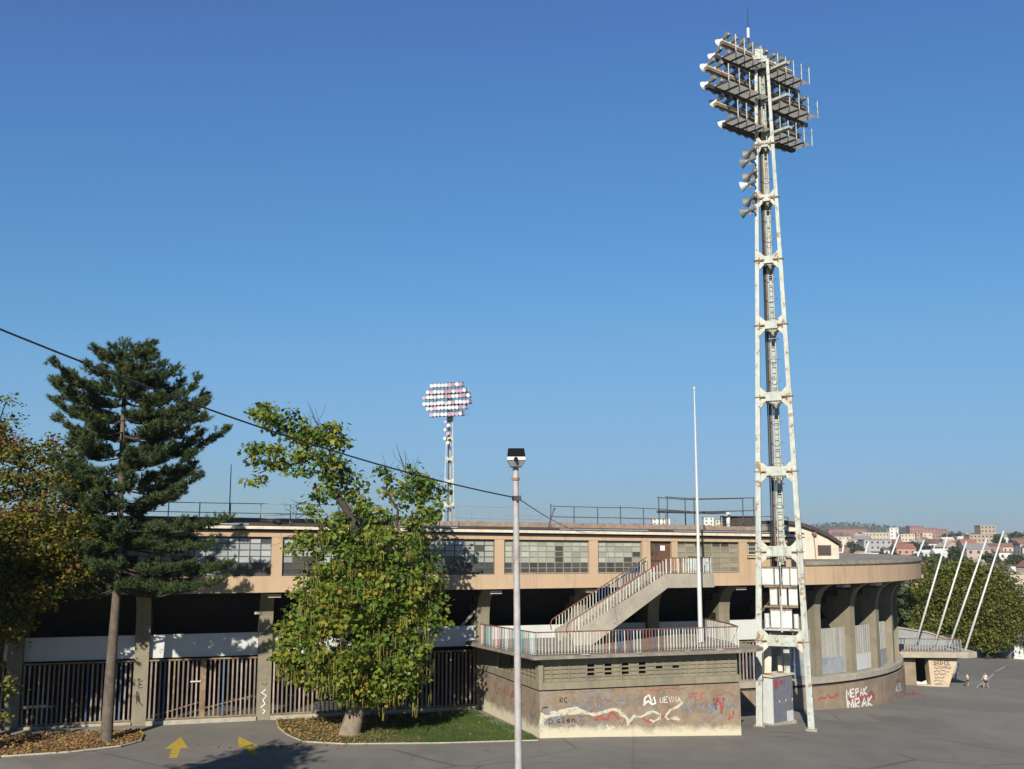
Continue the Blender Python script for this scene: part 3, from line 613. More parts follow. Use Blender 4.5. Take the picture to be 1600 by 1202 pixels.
# ------------------------------------------------------------------ annex with terrace roof
ax = empty('annex', F(22, 4, 0), 'low brown annex covered in graffiti with concrete grille and flat terrace roof', 'building')
A, B, Cn, D = (17.46, 7.85), (27.45, 7.85), (27.45, -.3), (16.72, -.3)
def ring(pts, off):   # move a (s,off) quad outwards
    return pts
def axbox(mb, pts, z0, z1):
    mb.prism([F(s, o, z0, False) for s, o in pts], (0, 0, z1 - z0))
mb = MB(); axbox(mb, [A, B, Cn, D], -1.2, 1.98); wall = mb.build('wall', M_annex, ax)
mb = MB(); axbox(mb, [(17.40, 7.93), (27.5, 7.93), (27.5, -.25), (16.66, -.25)], 2.05, 2.36); mb.build('sill_course', M_conc, ax)
mb = MB(); axbox(mb, [(17.5, 7.8), (27.4, 7.8), (27.4, -.25), (16.8, -.25)], 1.98, 2.05); mb.build('shadow_joint', M_barkd, ax)
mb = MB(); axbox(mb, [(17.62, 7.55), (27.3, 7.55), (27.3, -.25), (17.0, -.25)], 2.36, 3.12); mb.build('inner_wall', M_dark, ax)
mb = MB(); axbox(mb, [(17.52, 7.78), (27.38, 7.78), (27.38, -.25), (16.8, -.25)], 3.12, 3.38); mb.build('head_beam', M_conc, ax)
slabp = [(17.05, 8.3), (27.3, 8.3), (28.2, 8.1), (28.9, 7.6), (29.15, 6.6), (29.0, 5.4), (28.6, .25), (15.9, .25), (15.62, 1.2)]
mb = MB(); axbox(mb, slabp, 3.42, 3.56); slab = mb.build('roof_slab', M_coping, ax)
# grille: hollow blocks
def gblock(wd, ht, mode):
    m = MB(); t = .027
    m.box((-wd / 2 + t / 2, -.05, 0), (t, .1, ht)); m.box((wd / 2 - t / 2, -.05, 0), (t, .1, ht)); m.box((0, -.05, ht / 2 - t / 2), (wd - 2 * t, .1, t)); m.box((0, -.05, -ht / 2 + t / 2), (wd - 2 * t, .1, t))
    if mode == 'fill': m.box((0, -.03, 0), (wd - 2 * t, .04, ht - 2 * t))
    return m
nc, nr = 23, 4; gw, gh = (27.38 - 17.62) / nc, .76 / nr
gm = {k_: gblock(gw - .004, gh - .004, k_).mesh('grille_block', M_conc) for k_ in ('fill', 'open')}
for i in range(nc):
    for j in range(nr):
        op = (i in (5, 7, 9, 11) and j in (1, 2, 3)) or (i in (13, 15) and j == 2)
        inst(gm['open' if op else 'fill'], 'grille_block', ax, F(17.62 + gw * (i + .5), 7.66, 2.36 + gh * (j + .5), False), (0, 0, H0))
lw = F(17.46, 7.8, 0, False); lq = F(16.95, 1.2, 0, False); ld = (lq - lw); ll = ld.length; la = math.atan2(-ld.y, -ld.x); ld.normalize(); ln = Vector((-ld.y, ld.x, 0))
ncl = 10; gl_ = {k_: gblock(.5, gh - .004, k_).mesh('grille_block', M_conc) for k_ in ('fill', 'open')}
for i in range(ncl):
    for j in range(nr):
        p = lw + ld * (.35 + .505 * (i + .5)) - Vector((ld.y, -ld.x, 0)) * -.0
        inst(gl_['open' if (i in (5, 6) and j > 1) else 'fill'], 'grille_block', ax, p + Vector((-ld.y, ld.x, 0)) * -.09 + Vector((0, 0, 2.36 + gh * (j + .5))), (0, 0, la))
pier = MB(); axbox(pier, [(17.4, 7.9), (17.62, 7.9), (17.62, 7.55), (17.36, 7.55)], 2.36, 3.12); pier.build('corner_pier', M_conc, ax)
pier = MB(); axbox(pier, [(16.95, 2.4), (17.2, 2.4), (17.1, -.2), (16.7, -.2)], 2.36, 3.12); pier.build('corner_pier', M_concl, ax)
# graffiti on the annex front and left wall
def onfront(u, v): return F(17.46 + u, 7.85, v, False), N0
def onleft(u, v): q = F(17.46, 7.85, 0, False) + (F(16.72, -.3, 0, False) - F(17.46, 7.85, 0, False)).normalized() * u; return Vector((q.x, q.y, v)), Vector((-.93, -.37, 0))
W_ = lambda t, u, v, h, wd, fn=onfront, asp=.7, lf=.004: (lambda b: write(b, t, u, v, h, wd, fn, asp, lift=lf))
K_ = lambda u, v, a, h, n, wd, fn=onfront, lf=.004: (lambda b: scribble(b, u, v, a, h, n, wd, fn, lf))
L_ = lambda pts, wd, fn=onfront, lf=.004: (lambda b: stroke(b, pts, wd, fn, lf))
def rag(pts, wd, lf):
    def f(b):
        for q in range(4): stroke(b, [(x + random.gauss(0, .035), y + random.gauss(0, .04)) for x, y in pts], wd * random.uniform(.35, .7), onfront, lf + q * .0004)
    return f
g(None, M_ggrey, 'paint_patch', [L_([(1.4, 1.2), (2.9, 1.2), (4.2, 1.3)], .5, lf=.003), L_([(6.9, .86), (7.7, .92), (8.6, .85)], .42, lf=.003), L_([(9.0, 1.05), (9.9, .98)], .35, lf=.003), L_([(.3, .72), (1.2, .62)], .5, lf=.003)], wall)
g(None, M_gred, 'graffiti', [K_(2.6, .55, 1.2, .5, 10, .12, lf=.005), K_(7.4, 1.35, .2, .3, 3, .05, lf=.005), W_('PEC', 7.35, 1.3, .3, .05, lf=.006), K_(8.65, .55, .5, .85, 9, .1, lf=.005), K_(9.3, .2, .35, .6, 7, .06, lf=.005), K_(4.6, 1.8, 2.6, .12, 16, .03, lf=.005), K_(5.0, .3, 1.5, .4, 8, .09, lf=.005)], wall)
g(None, M_gpurple, 'graffiti', [W_('UGAVAC', 2.2, 1.42, .24, .035, lf=.006), W_('UNAKL', 9.1, 1.42, .2, .035, asp=.5, lf=.006) if False else K_(8.7, 1.38, .95, .24, 16, .035, lf=.006), K_(8.5, .8, .3, .6, 6, .08, lf=.006), K_(.8, 1.85, 1.9, .1, 14, .025, lf=.006), K_(3, .2, 1.2, .5, 14, .03, lf=.006)], wall)
g(None, M_gblue, 'graffiti', [K_(1.35, .35, .75, .38, 8, .12, lf=.0055), K_(1.7, .8, .9, .25, 8, .1, lf=.0055), K_(8.45, .7, .25, .65, 5, .07, lf=.0055), K_(.05, .7, .2, .5, 4, .06, lf=.0055)], wall)
cloud1 = [(.0, .55), (.25, .8), (.55, .95), (.9, 1.08), (1.35, 1.16), (1.75, 1.15), (2.1, 1.0), (2.45, .88), (2.8, .92), (3.2, 1.0), (3.55, 1.06), (3.8, .98), (3.9, .8), (4.15, .68), (4.25, .5)]
cloud2 = [(4.35, .5), (4.55, .72), (4.9, .70), (5.2, .82), (5.55, .88), (5.85, .72), (5.8, .52), (5.5, .42), (5.35, .5)]
cloud3 = [(7.0, 1.18), (6.7, 1.02), (6.35, .88), (6.12, .68), (6.25, .52), (6.6, .5), (6.85, .44)]
g(None, M_gcream, 'graffiti', [rag(cloud1, .13, .007), L_([(.5, .98), (1.2, 1.03), (1.9, 1.02)], .24, lf=.0065), L_([(.05, .2), (.1, 1.0), (.3, .85)], .2, lf=.0065), rag(cloud2, .09, .007), rag(cloud3, .10, .007), L_([(4.2, .3), (4.4, .62)], .1, lf=.0068)], wall)
g(None, M_gwhite, 'graffiti', [L_([(5.05, 1.15), (5.1, 1.5), (5.3, 1.62), (5.42, 1.3), (5.55, 1.52), (5.62, 1.22), (5.45, 1.2), (5.25, 1.35), (5.05, 1.2)], .1, lf=.009), W_('UEVNA', 5.85, 1.25, .24, .035, lf=.009), K_(3.2, .12, .4, .3, 6, .04, lf=.009)], wall)
g(None, M_gblack, 'graffiti', [W_('D', .42, .52, .30, .04, lf=.011), W_('alen', .80, .58, .24, .05, asp=.75, lf=.011), W_('RC', .95, 1.45, .22, .04, lf=.011), K_(.1, 1.2, .3, .12, 4, .05, lf=.011)], wall)
g(None, M_gblack, 'graffiti', [K_(4.5, 1.1, 1.3, .5, 9, .03, onleft, .006), K_(1.8, .9, .8, .6, 8, .03, onleft, .006)], wall)
g(None, M_gblue, 'graffiti', [K_(.3, .35, .9, .7, 10, .1, onleft, .006), K_(2.9, 1.2, .7, .4, 6, .06, onleft, .006)], wall)
g(None, M_gred, 'graffiti', [K_(3.2, 1.1, 1.4, .6, 12, .08, onleft, .005)], wall)
# debris and weeds on the slab edge
for s_, o_ in ((19.5, 8.3), (22.1, 8.3), (24.6, 8.2), (26.3, 8.1)):
    m = MB(); c = F(s_, o_, 3.59, False); m.box(c, (random.uniform(.2, .4), .14, .05), Matrix.Rotation(H0 + random.uniform(-.3, .3), 3, 'Z')); m.build('loose_slab', M_concl, ax)

# ------------------------------------------------------------------ railings
bal_me = {}
def balme(h, m, wd=.035):
    k_ = (round(h, 2), m.name, wd)
    if k_ not in bal_me: b = MB(); b.box((0, 0, h / 2), (wd, wd * .7, h)); bal_me[k_] = b.mesh('baluster', m)
    return bal_me[k_]
def railing(root, pts, h=1.02, gap=.155, low=.1, matf=None, toprad=.03):
    for i in range(len(pts) - 1):
        p, q = Vector(pts[i]), Vector(pts[i + 1]); d = q - p; L = math.hypot(d.x, d.y); ang = math.atan2(d.y, d.x)
        mb = MB(); mb.tube(p + Vector((0, 0, h)), q + Vector((0, 0, h)), toprad, n=6); mb.build('top_rail', M_railtop, root)
        mb = MB(); mb.bar(p + Vector((0, 0, low)), q + Vector((0, 0, low)), .03, .03); mb.build('bottom_rail', M_railtop, root)
        n = max(1, int(L / gap))
        for k_ in range(n + 1):
            c = p + d * (k_ / n); u = k_ / n
            m = matf(i, u) if matf else M_bar2
            inst(balme(h - .05, m, .04 if m is M_bar2 else .05), 'baluster', root, c + Vector((0, 0, .03)), (random.gauss(0, .006), random.gauss(0, .01), ang))
ZTR = 3.565
tr = empty('terrace_railing', F(22, 7.8, ZTR, False), 'multicoloured baluster railing round the edge of the annex terrace', 'railing')
def trm(i, u):
    t = random.random()
    if i == 0: return RAILCOL[2] if t < .4 else RAILCOL[3] if t < .65 else RAILCOL[4] if t < .85 else RAILCOL[0]
    if i == 1 and .33 < u < .62: return random.choice([RAILCOL[0], RAILCOL[1], RAILCOL[4], M_bar2])
    return M_bar2
railing(tr, [F(15.95, 2.9, ZTR, False), F(17.25, 7.95, ZTR, False), F(27.5, 7.75, ZTR, False), F(27.9, 6.2, ZTR, False), F(28.2, 2.5, ZTR, False)], matf=trm)
# stair and landing
st = empty('outside_stair', F(23, 3, ZTR, False), 'concrete outside stair with two baluster railings rising to the upper storey door', 'stairs')
sA, sB, zA, zB = 20.3, 25.35, ZTR, 6.98
ns = 19
mb = MB()
for side in (4.25, 1.75):
    pr = [(sA, zA), (sA - .1, zA + .55), (sB - .02, zB + .02), (sB, zB - .72), (sA + .95, zA)]
    mb = MB(); mb.prism([F(s, side, z, False) for s, z in pr], N0 * .18); mb.build('stringer', M_concl, st)
for k_ in range(ns):
    s = sA + .25 + (sB - sA - .25) * k_ / ns; z = zA + (zB - zA) * (k_ + 1) / ns
    mb = MB(); fbox(mb, s, s + (sB - sA) / ns + .02, 1.93, 4.25, z - .2, z, False); mb.build('step', M_concl, st)
mb = MB(); fbox(mb, sB + .005, 28.0, 1.63, 4.43, zB - .7, zB, False); ld_ = mb.build('landing', M_concl, st)
def stm(i, u):
    t = random.random(); return M_bar2 if t < .8 else RAILCOL[3]
def stfar(i, u): return RAILCOL[0] if u > .45 and random.random() < .7 else M_bar2
def stland(i, u): return RAILCOL[1] if (i == 0 and random.random() < .6) else RAILCOL[2] if random.random() < .4 else RAILCOL[3]
railing(st, [F(sA - .05, 4.36, zA + .42, False), F(sB, 4.36, zB + .0, False)], .78, .17, matf=stm)
railing(st, [F(sA - .05, 1.85, zA + .42, False), F(sB, 1.85, zB + .0, False)], .78, .17, matf=stfar)
railing(st, [F(sB + .1, 4.36, zB, False), F(26.3, 4.36, zB, False), F(27.85, 4.36, zB, False), F(27.85, 1.8, zB, False)], .8, .14, matf=stland)
for o_ in (4.36, 1.85):
    mb = MB(); mb.path([F(sA - .05, o_, zA + 1.2, False), F(sA - .28, o_, zA + 1.05, False), F(sA - .36, o_, zA + .8, False), F(sA - .3, o_, zA + .55, False)], .03, 6); mb.build('rail_end', M_railtop, st)

# flagpole on the terrace
fp = empty('flagpole', (9.22, 51.3, ZTR), 'tall thin white flagpole rising from the annex terrace past the stair landing', 'flagpole')
mb = MB(); mb.cpath([(9.22, 51.3, ZTR), (9.22, 51.3, 7.1), (9.22, 51.3, 7.2), (9.22, 51.3, 12), (9.22, 51.3, 16.25)], [.115, .105, .085, .06, .03], 12); mb.build('mast', M_flag, fp, True)
mb = MB(); mb.box((9.22, 51.3, ZTR + .03), (.4, .4, .06)); mb.build('base_plate', M_steelrail, fp)
mb = MB(); mb.tube((9.22, 51.3, 16.25), (9.22, 51.3, 16.36), .06, .05, 8); mb.build('finial', M_flag, fp)

# ------------------------------------------------------------------ railings and frames on the roof
def roofrail(label, s0, s1, off, zb, h, gap, m, r=.028, mids=(.5,), tall=None, extra=0.0):
    c = F((s0 + s1) / 2, off, zb); root = empty('roof_railing', c, label, 'railing', 'railings along the stand roof')
    n = max(1, round((s1 - s0) / gap))
    for q in range(n + 1):
        s = s0 + (s1 - s0) * q / n; p = F(s, off, zb); mb = MB(); mb.tube(p, p + Vector((random.gauss(0, .015), 0, h + (extra if q % 3 == 0 else 0))), r, n=6); mb.build('post', m, root)
    for f in (1.0,) + mids:
        mb = MB(); mb.path([F(s0 + (s1 - s0) * q / 6, off, zb + h * f + random.gauss(0, .012)) for q in range(7)], r * .8, 6); mb.build('rail', m, root)
    return root
roofrail('thin grey roof railing behind the pine on the left', -11, 6.8, -.6, 9.6, 1.0, 1.45, M_steelrail, .028, (.5,))
roofrail('pale thin roof railing behind the catalpa', 7.1, 15.6, -.8, 9.6, 1.02, 1.05, M_steelrail, .022, (.48,))
roofrail('pale roof railing between far floodlight and grey lamp post', 15.7, 20.8, -2.2, 9.6, 1.12, .95, M_steelrail, .022, (.45,))
roofrail('black roof railing with knobbed posts above the middle windows', 21.1, 28.1, -1.6, 9.62, 1.2, 1.5, M_black, .033, (.52,), extra=.14)
roofrail('low grey back railing seen through the black roof railing', 19.5, 30.5, -5.5, 9.62, .75, .8, M_steelrail, .022, (.5,))
roofrail('dark roof railing sloping down to the curved end of the stand', 32.0, 37.4, -2.4, 9.55, .95, 1.35, M_black, .028, (.5,))
# scaffold platform
sc = empty('roof_platform', F(30.5, -2, 9.6), 'dark scaffold platform with pipe frame on the roof behind the flagpole', 'scaffold')
for s in (28.3, 30.0, 34.0):
    for o_ in (-1.8, -3.0):
        p = F(s, o_, 9.6); mb = MB(); mb.tube(p, p + Vector((0, 0, 1.95)), .035, n=6); mb.build('upright', M_black, sc)
for o_ in (-1.8, -3.0):
    for z_ in (11.5, 10.75):
        mb = MB(); mb.path([F(28.2, o_, z_ + .02), F(30.1, o_, z_ - .06), F(34.1, o_, z_ + .1)], .032, 6); mb.build('pipe', M_black, sc)
mb = MB(); fbox(mb, 28.2, 32.0, -3.1, -1.7, 10.62, 10.72); mb.build('platform', M_bitumen, sc)
for s in (9.4, 12.2, 3.8):
    rr = 2.0 if s == 3.8 else .95
    p = F(s, -1.6, 9.6); t = empty('roof_mast', p, {9.4: 'short thin rod on the roof behind the catalpa twigs', 12.2: 'short rod on the roof hidden among catalpa leaves', 3.8: 'tall thin rod on the roof right of the pine'}[s], 'mast')
    mb = MB(); mb.tube(p, p + Vector((0, 0, rr + 1.0 if s == 3.8 else rr)), .035, .02, 6); mb.build('rod', M_black, t); mb = MB(); mb.box(p + Vector((0, 0, .04)), (.2, .2, .08)); mb.build('foot', M_black, t)
p = F(20.25, .6, 9.62); t = empty('roof_stay', p, 'slanting dark pipe leaning beside the grey lamp post on the roof', 'pipe')
mb = MB(); mb.tube(p, p + Vector((.32, 0, 1.0)), .04, .035, 6); mb.build('pipe', M_black, t); mb = MB(); mb.tube(p + Vector((.3, 0, .9)), p + Vector((.36, 0, 1.05)), .06, .06, 6); mb.build('end_cap', M_black, t)
p = F(33.1, -3.5, 9.5); t = empty('vent_pipe', p, 'white vent pipe standing on the roof left of the big tower', 'pipe'); mb = MB(); mb.tube(p, p + Vector((0, 0, 1.15)), .12, .12, 10); mb.build('pipe', M_flag, t, True); mb = MB(); mb.tube(p + Vector((0, 0, 1.15)), p + Vector((0, 0, 1.25)), .16, .1, 10); mb.build('cap', M_flag, t)
p = F(34.6, -4, 9.6); t = empty('roof_tank', p, 'black box shaped tank on the roof behind the big tower', 'tank'); mb = MB(); mb.box(p + Vector((0, 0, .45)), (1.9, 1.2, .9), Matrix.Rotation(H0, 3, 'Z')); mb.build('tank', M_bitumen, t)
mb = MB(); mb.box(p + Vector((0, 0, .93)), (2.0, 1.3, .06), Matrix.Rotation(H0, 3, 'Z')); mb.build('lid', M_black, t)

# ------------------------------------------------------------------ floodlight towers
lamp_parts = {}
def lampmeshes():
    """floodlight pointing +Y: grey body, white reflector cone, glass"""
    b = MB(); b.tube((0, -.44, 0), (0, -.04, 0), .12, .11, 8); b.tube((0, -.5, 0), (0, -.44, 0), .06, .12, 8); b.box((0, -.12, -.19), (.06, .12, .26)); b.box((0, -.34, .14), (.14, .26, .10))
    c = MB(); c.tube((0, -.05, 0), (0, .10, 0), .085, .13, 12, cap=False); c.tube((0, .10, 0), (0, .33, 0), .13, .29, 12, cap=False); c.tube((0, .33, 0), (0, .355, 0), .295, .295, 12, cap=False)
    g_ = MB(); g_.tube((0, .315, 0), (0, .325, 0), .27, .27, 12)
    lamp_parts.update(body=b.mesh('floodlight', M_lampg), cone=c.mesh('reflector', M_lampw), dark=c.mesh('reflector', M_lampg), g=g_.mesh('lens', M_lens), gp=g_.mesh('lens', M_lensp))
lampmeshes()
def tower(base, hd, ahd, label, cat='floodlight tower', detail=True, zoff=0.0, side=-1, head=(0, 0), slim=1.0, lsc=1.0):
    bx, by, bz = base
    r = empty('floodlight_tower', base, label, cat, 'floodlight towers of the stadium')
    def legpos(z):
        f = (z - zoff + .6) / 30.6; wd = 2.52 + (.86 - 2.52) * f
        t = Vector((math.cos(hd), math.sin(hd), 0)); n = Vector((-t.y, t.x, 0)); h = wd * .866
        c = Vector((bx, by, z)) + Vector((.0, 0, 0))
        return [c - t * wd / 2 - n * h * .33, c + t * wd / 2 - n * h * .33, c + n * h * .67]
    Z = lambda z: z + zoff
    ztop = Z(34.9)
    for i in range(3):
        mb = MB(); segs = [bz - .2, Z(8.1), Z(20), Z(30), ztop if i != 1 else Z(34.9)]
        for a_, b_ in zip(segs[:-1], segs[1:]):
            wa = (.31 - .0045 * (a_ - zoff)) * slim; wb = (.31 - .0045 * (b_ - zoff)) * slim; pa, pb = legpos(a_)[i], legpos(b_)[i]
            M = Matrix.Rotation(hd, 3, 'Z'); q = [(-.5, -.5), (.5, -.5), (.5, .5), (-.5, .5)]
            mb.hexa([pa + M @ Vector((x * wa, y * wa, 0)) for x, y in q] + [pb + M @ Vector((x * wb, y * wb, 0)) for x, y in q])
        mb.build('leg', M_tower, r)
        mb = MB(); p = legpos(bz)[i]; mb.box((p.x, p.y, bz + .0), (.55, .55, .16), Matrix.Rotation(hd, 3, 'Z')); mb.build('footing', M_concl, r)
    rings = [30.0, 26.94, 23.5, 19.94, 16.1, 12.2, 8.1, 3.66]
    for z in rings:
        z = Z(z); L = legpos(z); sc_ = .75 + .35 * (1 - (z - zoff) / 30)
        for i in range(3):
            a_, b_ = L[i], L[(i + 1) % 3]; d = (b_ - a_); wd = d.length; d.normalize(); n = Vector((d.y, -d.x, 0)); up = Vector((0, 0, 1))
            e = min(.34 * sc_ + .12, wd * .32); hg, hc = .62 * sc_, .27 * sc_
            poly = [(0.1, -hg), (e, -hc), (wd - e, -hc), (wd - .1, -hg), (wd - .1, hg), (wd - e, hc), (e, hc), (.1, hg)]
            mb = MB(); mb.prism([a_ + d * u + up * v - n * .05 for u, v in poly], n * .10); pnl = mb.build('ring_plate', M_ring, r)
            mb = MB(); c = (a_ + b_) / 2; mb.box(c + n * .09, (wd - 2 * e + .06, .08, hc * 1.75), Matrix.Rotation(math.atan2(d.y, d.x), 3, 'Z')); mb.build('cover_plate', M_tower, pnl)
            if detail:
                for u in (.12, wd - .12):
                    mb = MB(); p = a_ + d * u + n * .14; mb.bar(p - d * .28, p + d * .28, .05, .05); mb.bar(p - up * .13, p + up * .13, .05, .05); mb.build('clamp', M_rust, pnl)
    # ladder with cage and cables up the rear leg
    lp = lambda z, u, v: legpos(z)[2] + Matrix.Rotation(hd, 3, 'Z') @ Vector((u, v, 0))
    zz = [Z(z) for z in (4.0, 8, 12.2, 16.1, 20, 23.5, 27, 30, 34)]
    for nm, u, rr, m in (('ladder_rail', -.20, .035, M_tower), ('ladder_rail', .16, .035, M_tower), ('cable', -.42, .06, M_cable), ('cable', -.56, .035, M_cable), ('conduit', -.34, .05, M_rust)):
        mb = MB(); mb.path([lp(z, u * (1 - .015 * (z - zoff)), -.42) for z in zz], rr, 6); mb.build(nm, m, r)
    mb = MB()
    for q in range(int(30 / .3)):
        z = Z(4.2 + q * .3); mb.bar(lp(z, -.2 * (1 - .015 * (z - zoff)), -.42), lp(z, .16 * (1 - .015 * (z - zoff)), -.42), .025, .025)
    mb.build('ladder_rungs', M_tower, r)
    if detail:
        for q in range(22):
            z = Z(5 + q * 1.1); mb = MB(); c = lp(z, -.02, -.42); pts = [c + Vector((math.cos(t) * .3, math.sin(t) * .34, 0)) for t in np.linspace(math.pi * 1.02, math.pi * 1.98, 7)]; mb.path(pts, .022, 4); mb.build('ladder_hoop', M_tower, r)
    # head: three decks, six rows of floodlights
    t = Vector((math.cos(ahd), math.sin(ahd), 0)); n = Vector((-t.y, t.x, 0))
    if side < 0: n = -n
    ang = ahd if side > 0 else ahd + math.pi; R0 = Matrix.Rotation(ang, 3, 'Z')
    c0 = Vector((bx, by, 0)) + Vector((legpos(Z(32))[0] + legpos(Z(32))[1] + legpos(Z(32))[2])) / 3 - Vector((bx, by, Z(32))) + n * .55
    c0.z = 0; c0.x += head[0]
    for zd, nl, nu in ((30.5, 9, 11), (32.35, 13, 13), (34.2, 11, 9)):
        zd = Z(zd) + head[1]; sp = .66; half = max(nl, nu) * sp / 2 - .12
        P = lambda u, v, z: c0 + t * u + n * v + Vector((0, 0, zd + z))
        npan = 9
        for q in range(npan):
            u0, u1 = -half + .3 + (2 * half - .6) * q / npan, -half + .3 + (2 * half - .6) * (q + 1) / npan
            mb = MB(); mb.hexa([P(u0 + .03, -.55, 0), P(u1 - .03, -.55, 0), P(u1 - .03, .42, 0), P(u0 + .03, .42, 0), P(u0 + .03, -.55, .002), P(u1 - .03, -.55, .002), P(u1 - .03, .42, .002), P(u0 + .03, .42, .002)]); mb.v = mb.v[:4]; mb.f = [(0, 1, 2, 3)]; mb.build('deck_grating', M_grate, r)
            mb = MB(); mb.bar(P(u0, -.6, -.05), P(u0, .5, -.05), .06, .08); mb.build('deck_joist', M_towerdk, r)
            if q in (0, 1, 2, 3, 5, 6, 7, 8):
                mb = MB(); mb.bar(P(u0, -.58, -.1), P(u0, -.58, .92), .045, .045); mb.build('railing_post', M_tower, r)
        mb = MB(); mb.bar(P(half - .3, -.58, -.1), P(half - .3, -.58, .92), .045, .045); mb.build('railing_post', M_tower, r)
        for z in (.5, .9):
            mb = MB(); mb.tube(P(-half + .3, -.58, z), P(half - .3, -.58, z), .012, n=4); mb.build('railing_wire', M_steelrail, r)
        for z, cnt, wdh in ((-.08, nl, .28), (.95, nu, .24)):
            hb = cnt * sp / 2 + .05
            mb = MB(); mb.bar(P(-hb, .55, z), P(hb, .55, z), wdh, .2); mb.build('lamp_beam', M_rust if z > 0 else M_towerdk, r)
            if z > 0:
                mb = MB(); mb.bar(P(-hb, .42, z + .06), P(hb, .42, z + .06), .03, .06); mb.build('cable_tray', M_gutter, r)
            for q in range(cnt):
                u = (q - (cnt - 1) / 2) * sp; pos = P(u, .72, z + .36)
                rot = (RAD(-20 + random.gauss(0, 3)), 0, ang + random.gauss(0, .05))
                b = inst(lamp_parts['body'], 'floodlight', r, pos, rot, (lsc,) * 3)
                pink = (not detail) and random.random() < (.1 if u * side > 0 else .38) 
                for k_ in ('cone', 'gp' if pink else 'g'):
                    ch = bpy.data.objects.new('reflector' if k_ == 'cone' else 'lens', lamp_parts[k_]); COL.objects.link(ch); ch.parent = b
        for u in (-half * .5, 0, half * .5):
            mb = MB(); mb.bar(P(u, .5, -.1), P(u, .5, 1.0), .07, .07); mb.build('bracket', M_towerdk, r)
        mb = MB(); mb.bar(P(0, .5, -.08), P(0, -1.5, -.08), .3, .14); mb.build('deck_bearer', M_tower, r)
    # extra lamps down the mast
    for q, z in enumerate((29.6, 29.0, 28.3, 27.7, 26.9, 26.2)):
        p = legpos(Z(z))[0] + n * .15 - t * (.35 + .25 * (q % 2)) if side > 0 else legpos(Z(z))[0] - n * 0 + n * .3 + t * (.4 * (q % 2))
        b = inst(lamp_parts['body'], 'floodlight', r, p, (RAD(-14), 0, ang + (.35 if q % 2 else -.1)))
        for k_ in ('dark' if detail and q != 3 else 'cone', 'g' if q % 3 else 'gp' if not detail else 'g'):
            ch = bpy.data.objects.new('reflector' if k_ in ('cone', 'dark') else 'lens', lamp_parts[k_]); COL.objects.link(ch); ch.parent = b
        mb = MB(); mb.bar(p, legpos(Z(z))[0], .05, .05); mb.build('lamp_arm', M_towerdk, r)
    return r, legpos, Z
TB = (13.85, 53.55, -.58)
tw, legpos, Z_ = tower(TB, RAD(-20), RAD(38), 'tall white triangular floodlight tower in front of the stand, seen from behind its lamps', side=1, head=(.62, .36))
# its cap, lightning rod and switchgear
mb = MB(); c = sum(legpos(34.9), Vector()) / 3
for i in range(3): mb.bar(legpos(34.85)[i], legpos(34.85)[(i + 1) % 3], .2, .16)
mb.build('head_frame', M_tower, tw)
mb = MB(); mb.box(c + Vector((-.2, 0, .45)), (.45, .36, .4)); mb.box(c + Vector((-.2, 0, .1)), (.8, .6, .2)); mb.build('winch_box', M_tower, tw)
p = Vector((13.25, 54.2, 34.3)); mb = MB(); mb.tube(p, p + Vector((.05, 0, 2.3)), .06, .05, 6); mb.tube(p + Vector((.05, 0, 2.9)), p + Vector((.05, 0, 4.2)), .03, .012, 6); rod = mb.build('lightning_rod', M_cable, tw); mb = MB(); mb.tube(p + Vector((.05, 0, 2.3)), p + Vector((.05, 0, 2.9)), .085, .085, 8); mb.build('insulator', M_flag, rod)
hd = RAD(-20); tt = Vector((math.cos(hd), math.sin(hd), 0)); nn_ = Vector((-tt.y, tt.x, 0)); RT = Matrix.Rotation(hd, 3, 'Z')
fc = lambda z: (legpos(z)[0] + legpos(z)[1]) / 2
rows = [(4.28, 5.15, [(-.30, .52), (.26, .52)]), (5.42, 6.22, [(-.36, .40), (.10, .40), (.60, .46)]), (6.42, 7.25, [(-.62, .62), (-.12, .34), (.28, .36), (.68, .34)])]
for z0, z1, cols in rows:
    for u, wd in cols:
        mb = MB(); c = fc((z0 + z1) / 2) + tt * u + nn_ * .22; c.z = (z0 + z1) / 2; mb.box(c, (wd - .03, .34, z1 - z0), RT); bx_ = mb.build('switch_box', M_tower if random.random() < .6 else M_white, tw)
        mb = MB(); mb.box(c + nn_ * -.18, (wd - .1, .02, z1 - z0 - .1), RT); mb.build('lid', M_white, bx_)
        mb = MB(); mb.box(Vector((c.x, c.y, z1 + .05)), (wd, .38, .07), RT); mb.build('box_top', M_rust, bx_)
    mb = MB(); c = fc(z0); c.z = z0 - .07; wd = 1.95 - .05 * z0; mb.box(c + nn_ * .02, (wd, .1, .09), RT); mb.build('shelf_rail', M_rust if z0 > 5 else M_tower, tw)
mb = MB(); a_, b_ = fc(4.1), fc(7.6); mb.bar(Vector((a_.x, a_.y, 4.1)) - nn_ * .05, Vector((b_.x, b_.y, 7.6)) - nn_ * .05, .12, .08); mb.build('centre_post', M_tower, tw)
mb = MB(); a_, b_ = fc(5.9), fc(7.4); mb.bar(Vector((a_.x, a_.y, 5.9)) - nn_ * .12, Vector((b_.x, b_.y, 7.4)) - nn_ * .12, .06, .05); mb.build('cable', M_cable, tw)
for u in (-.72, .72):
    a_ = fc(4.3) + tt * u; mb = MB(); mb.tube((a_.x, a_.y, 4.3), (a_.x, a_.y, 5.0), .13, .13, 10); mb.build('canister', M_white, tw)
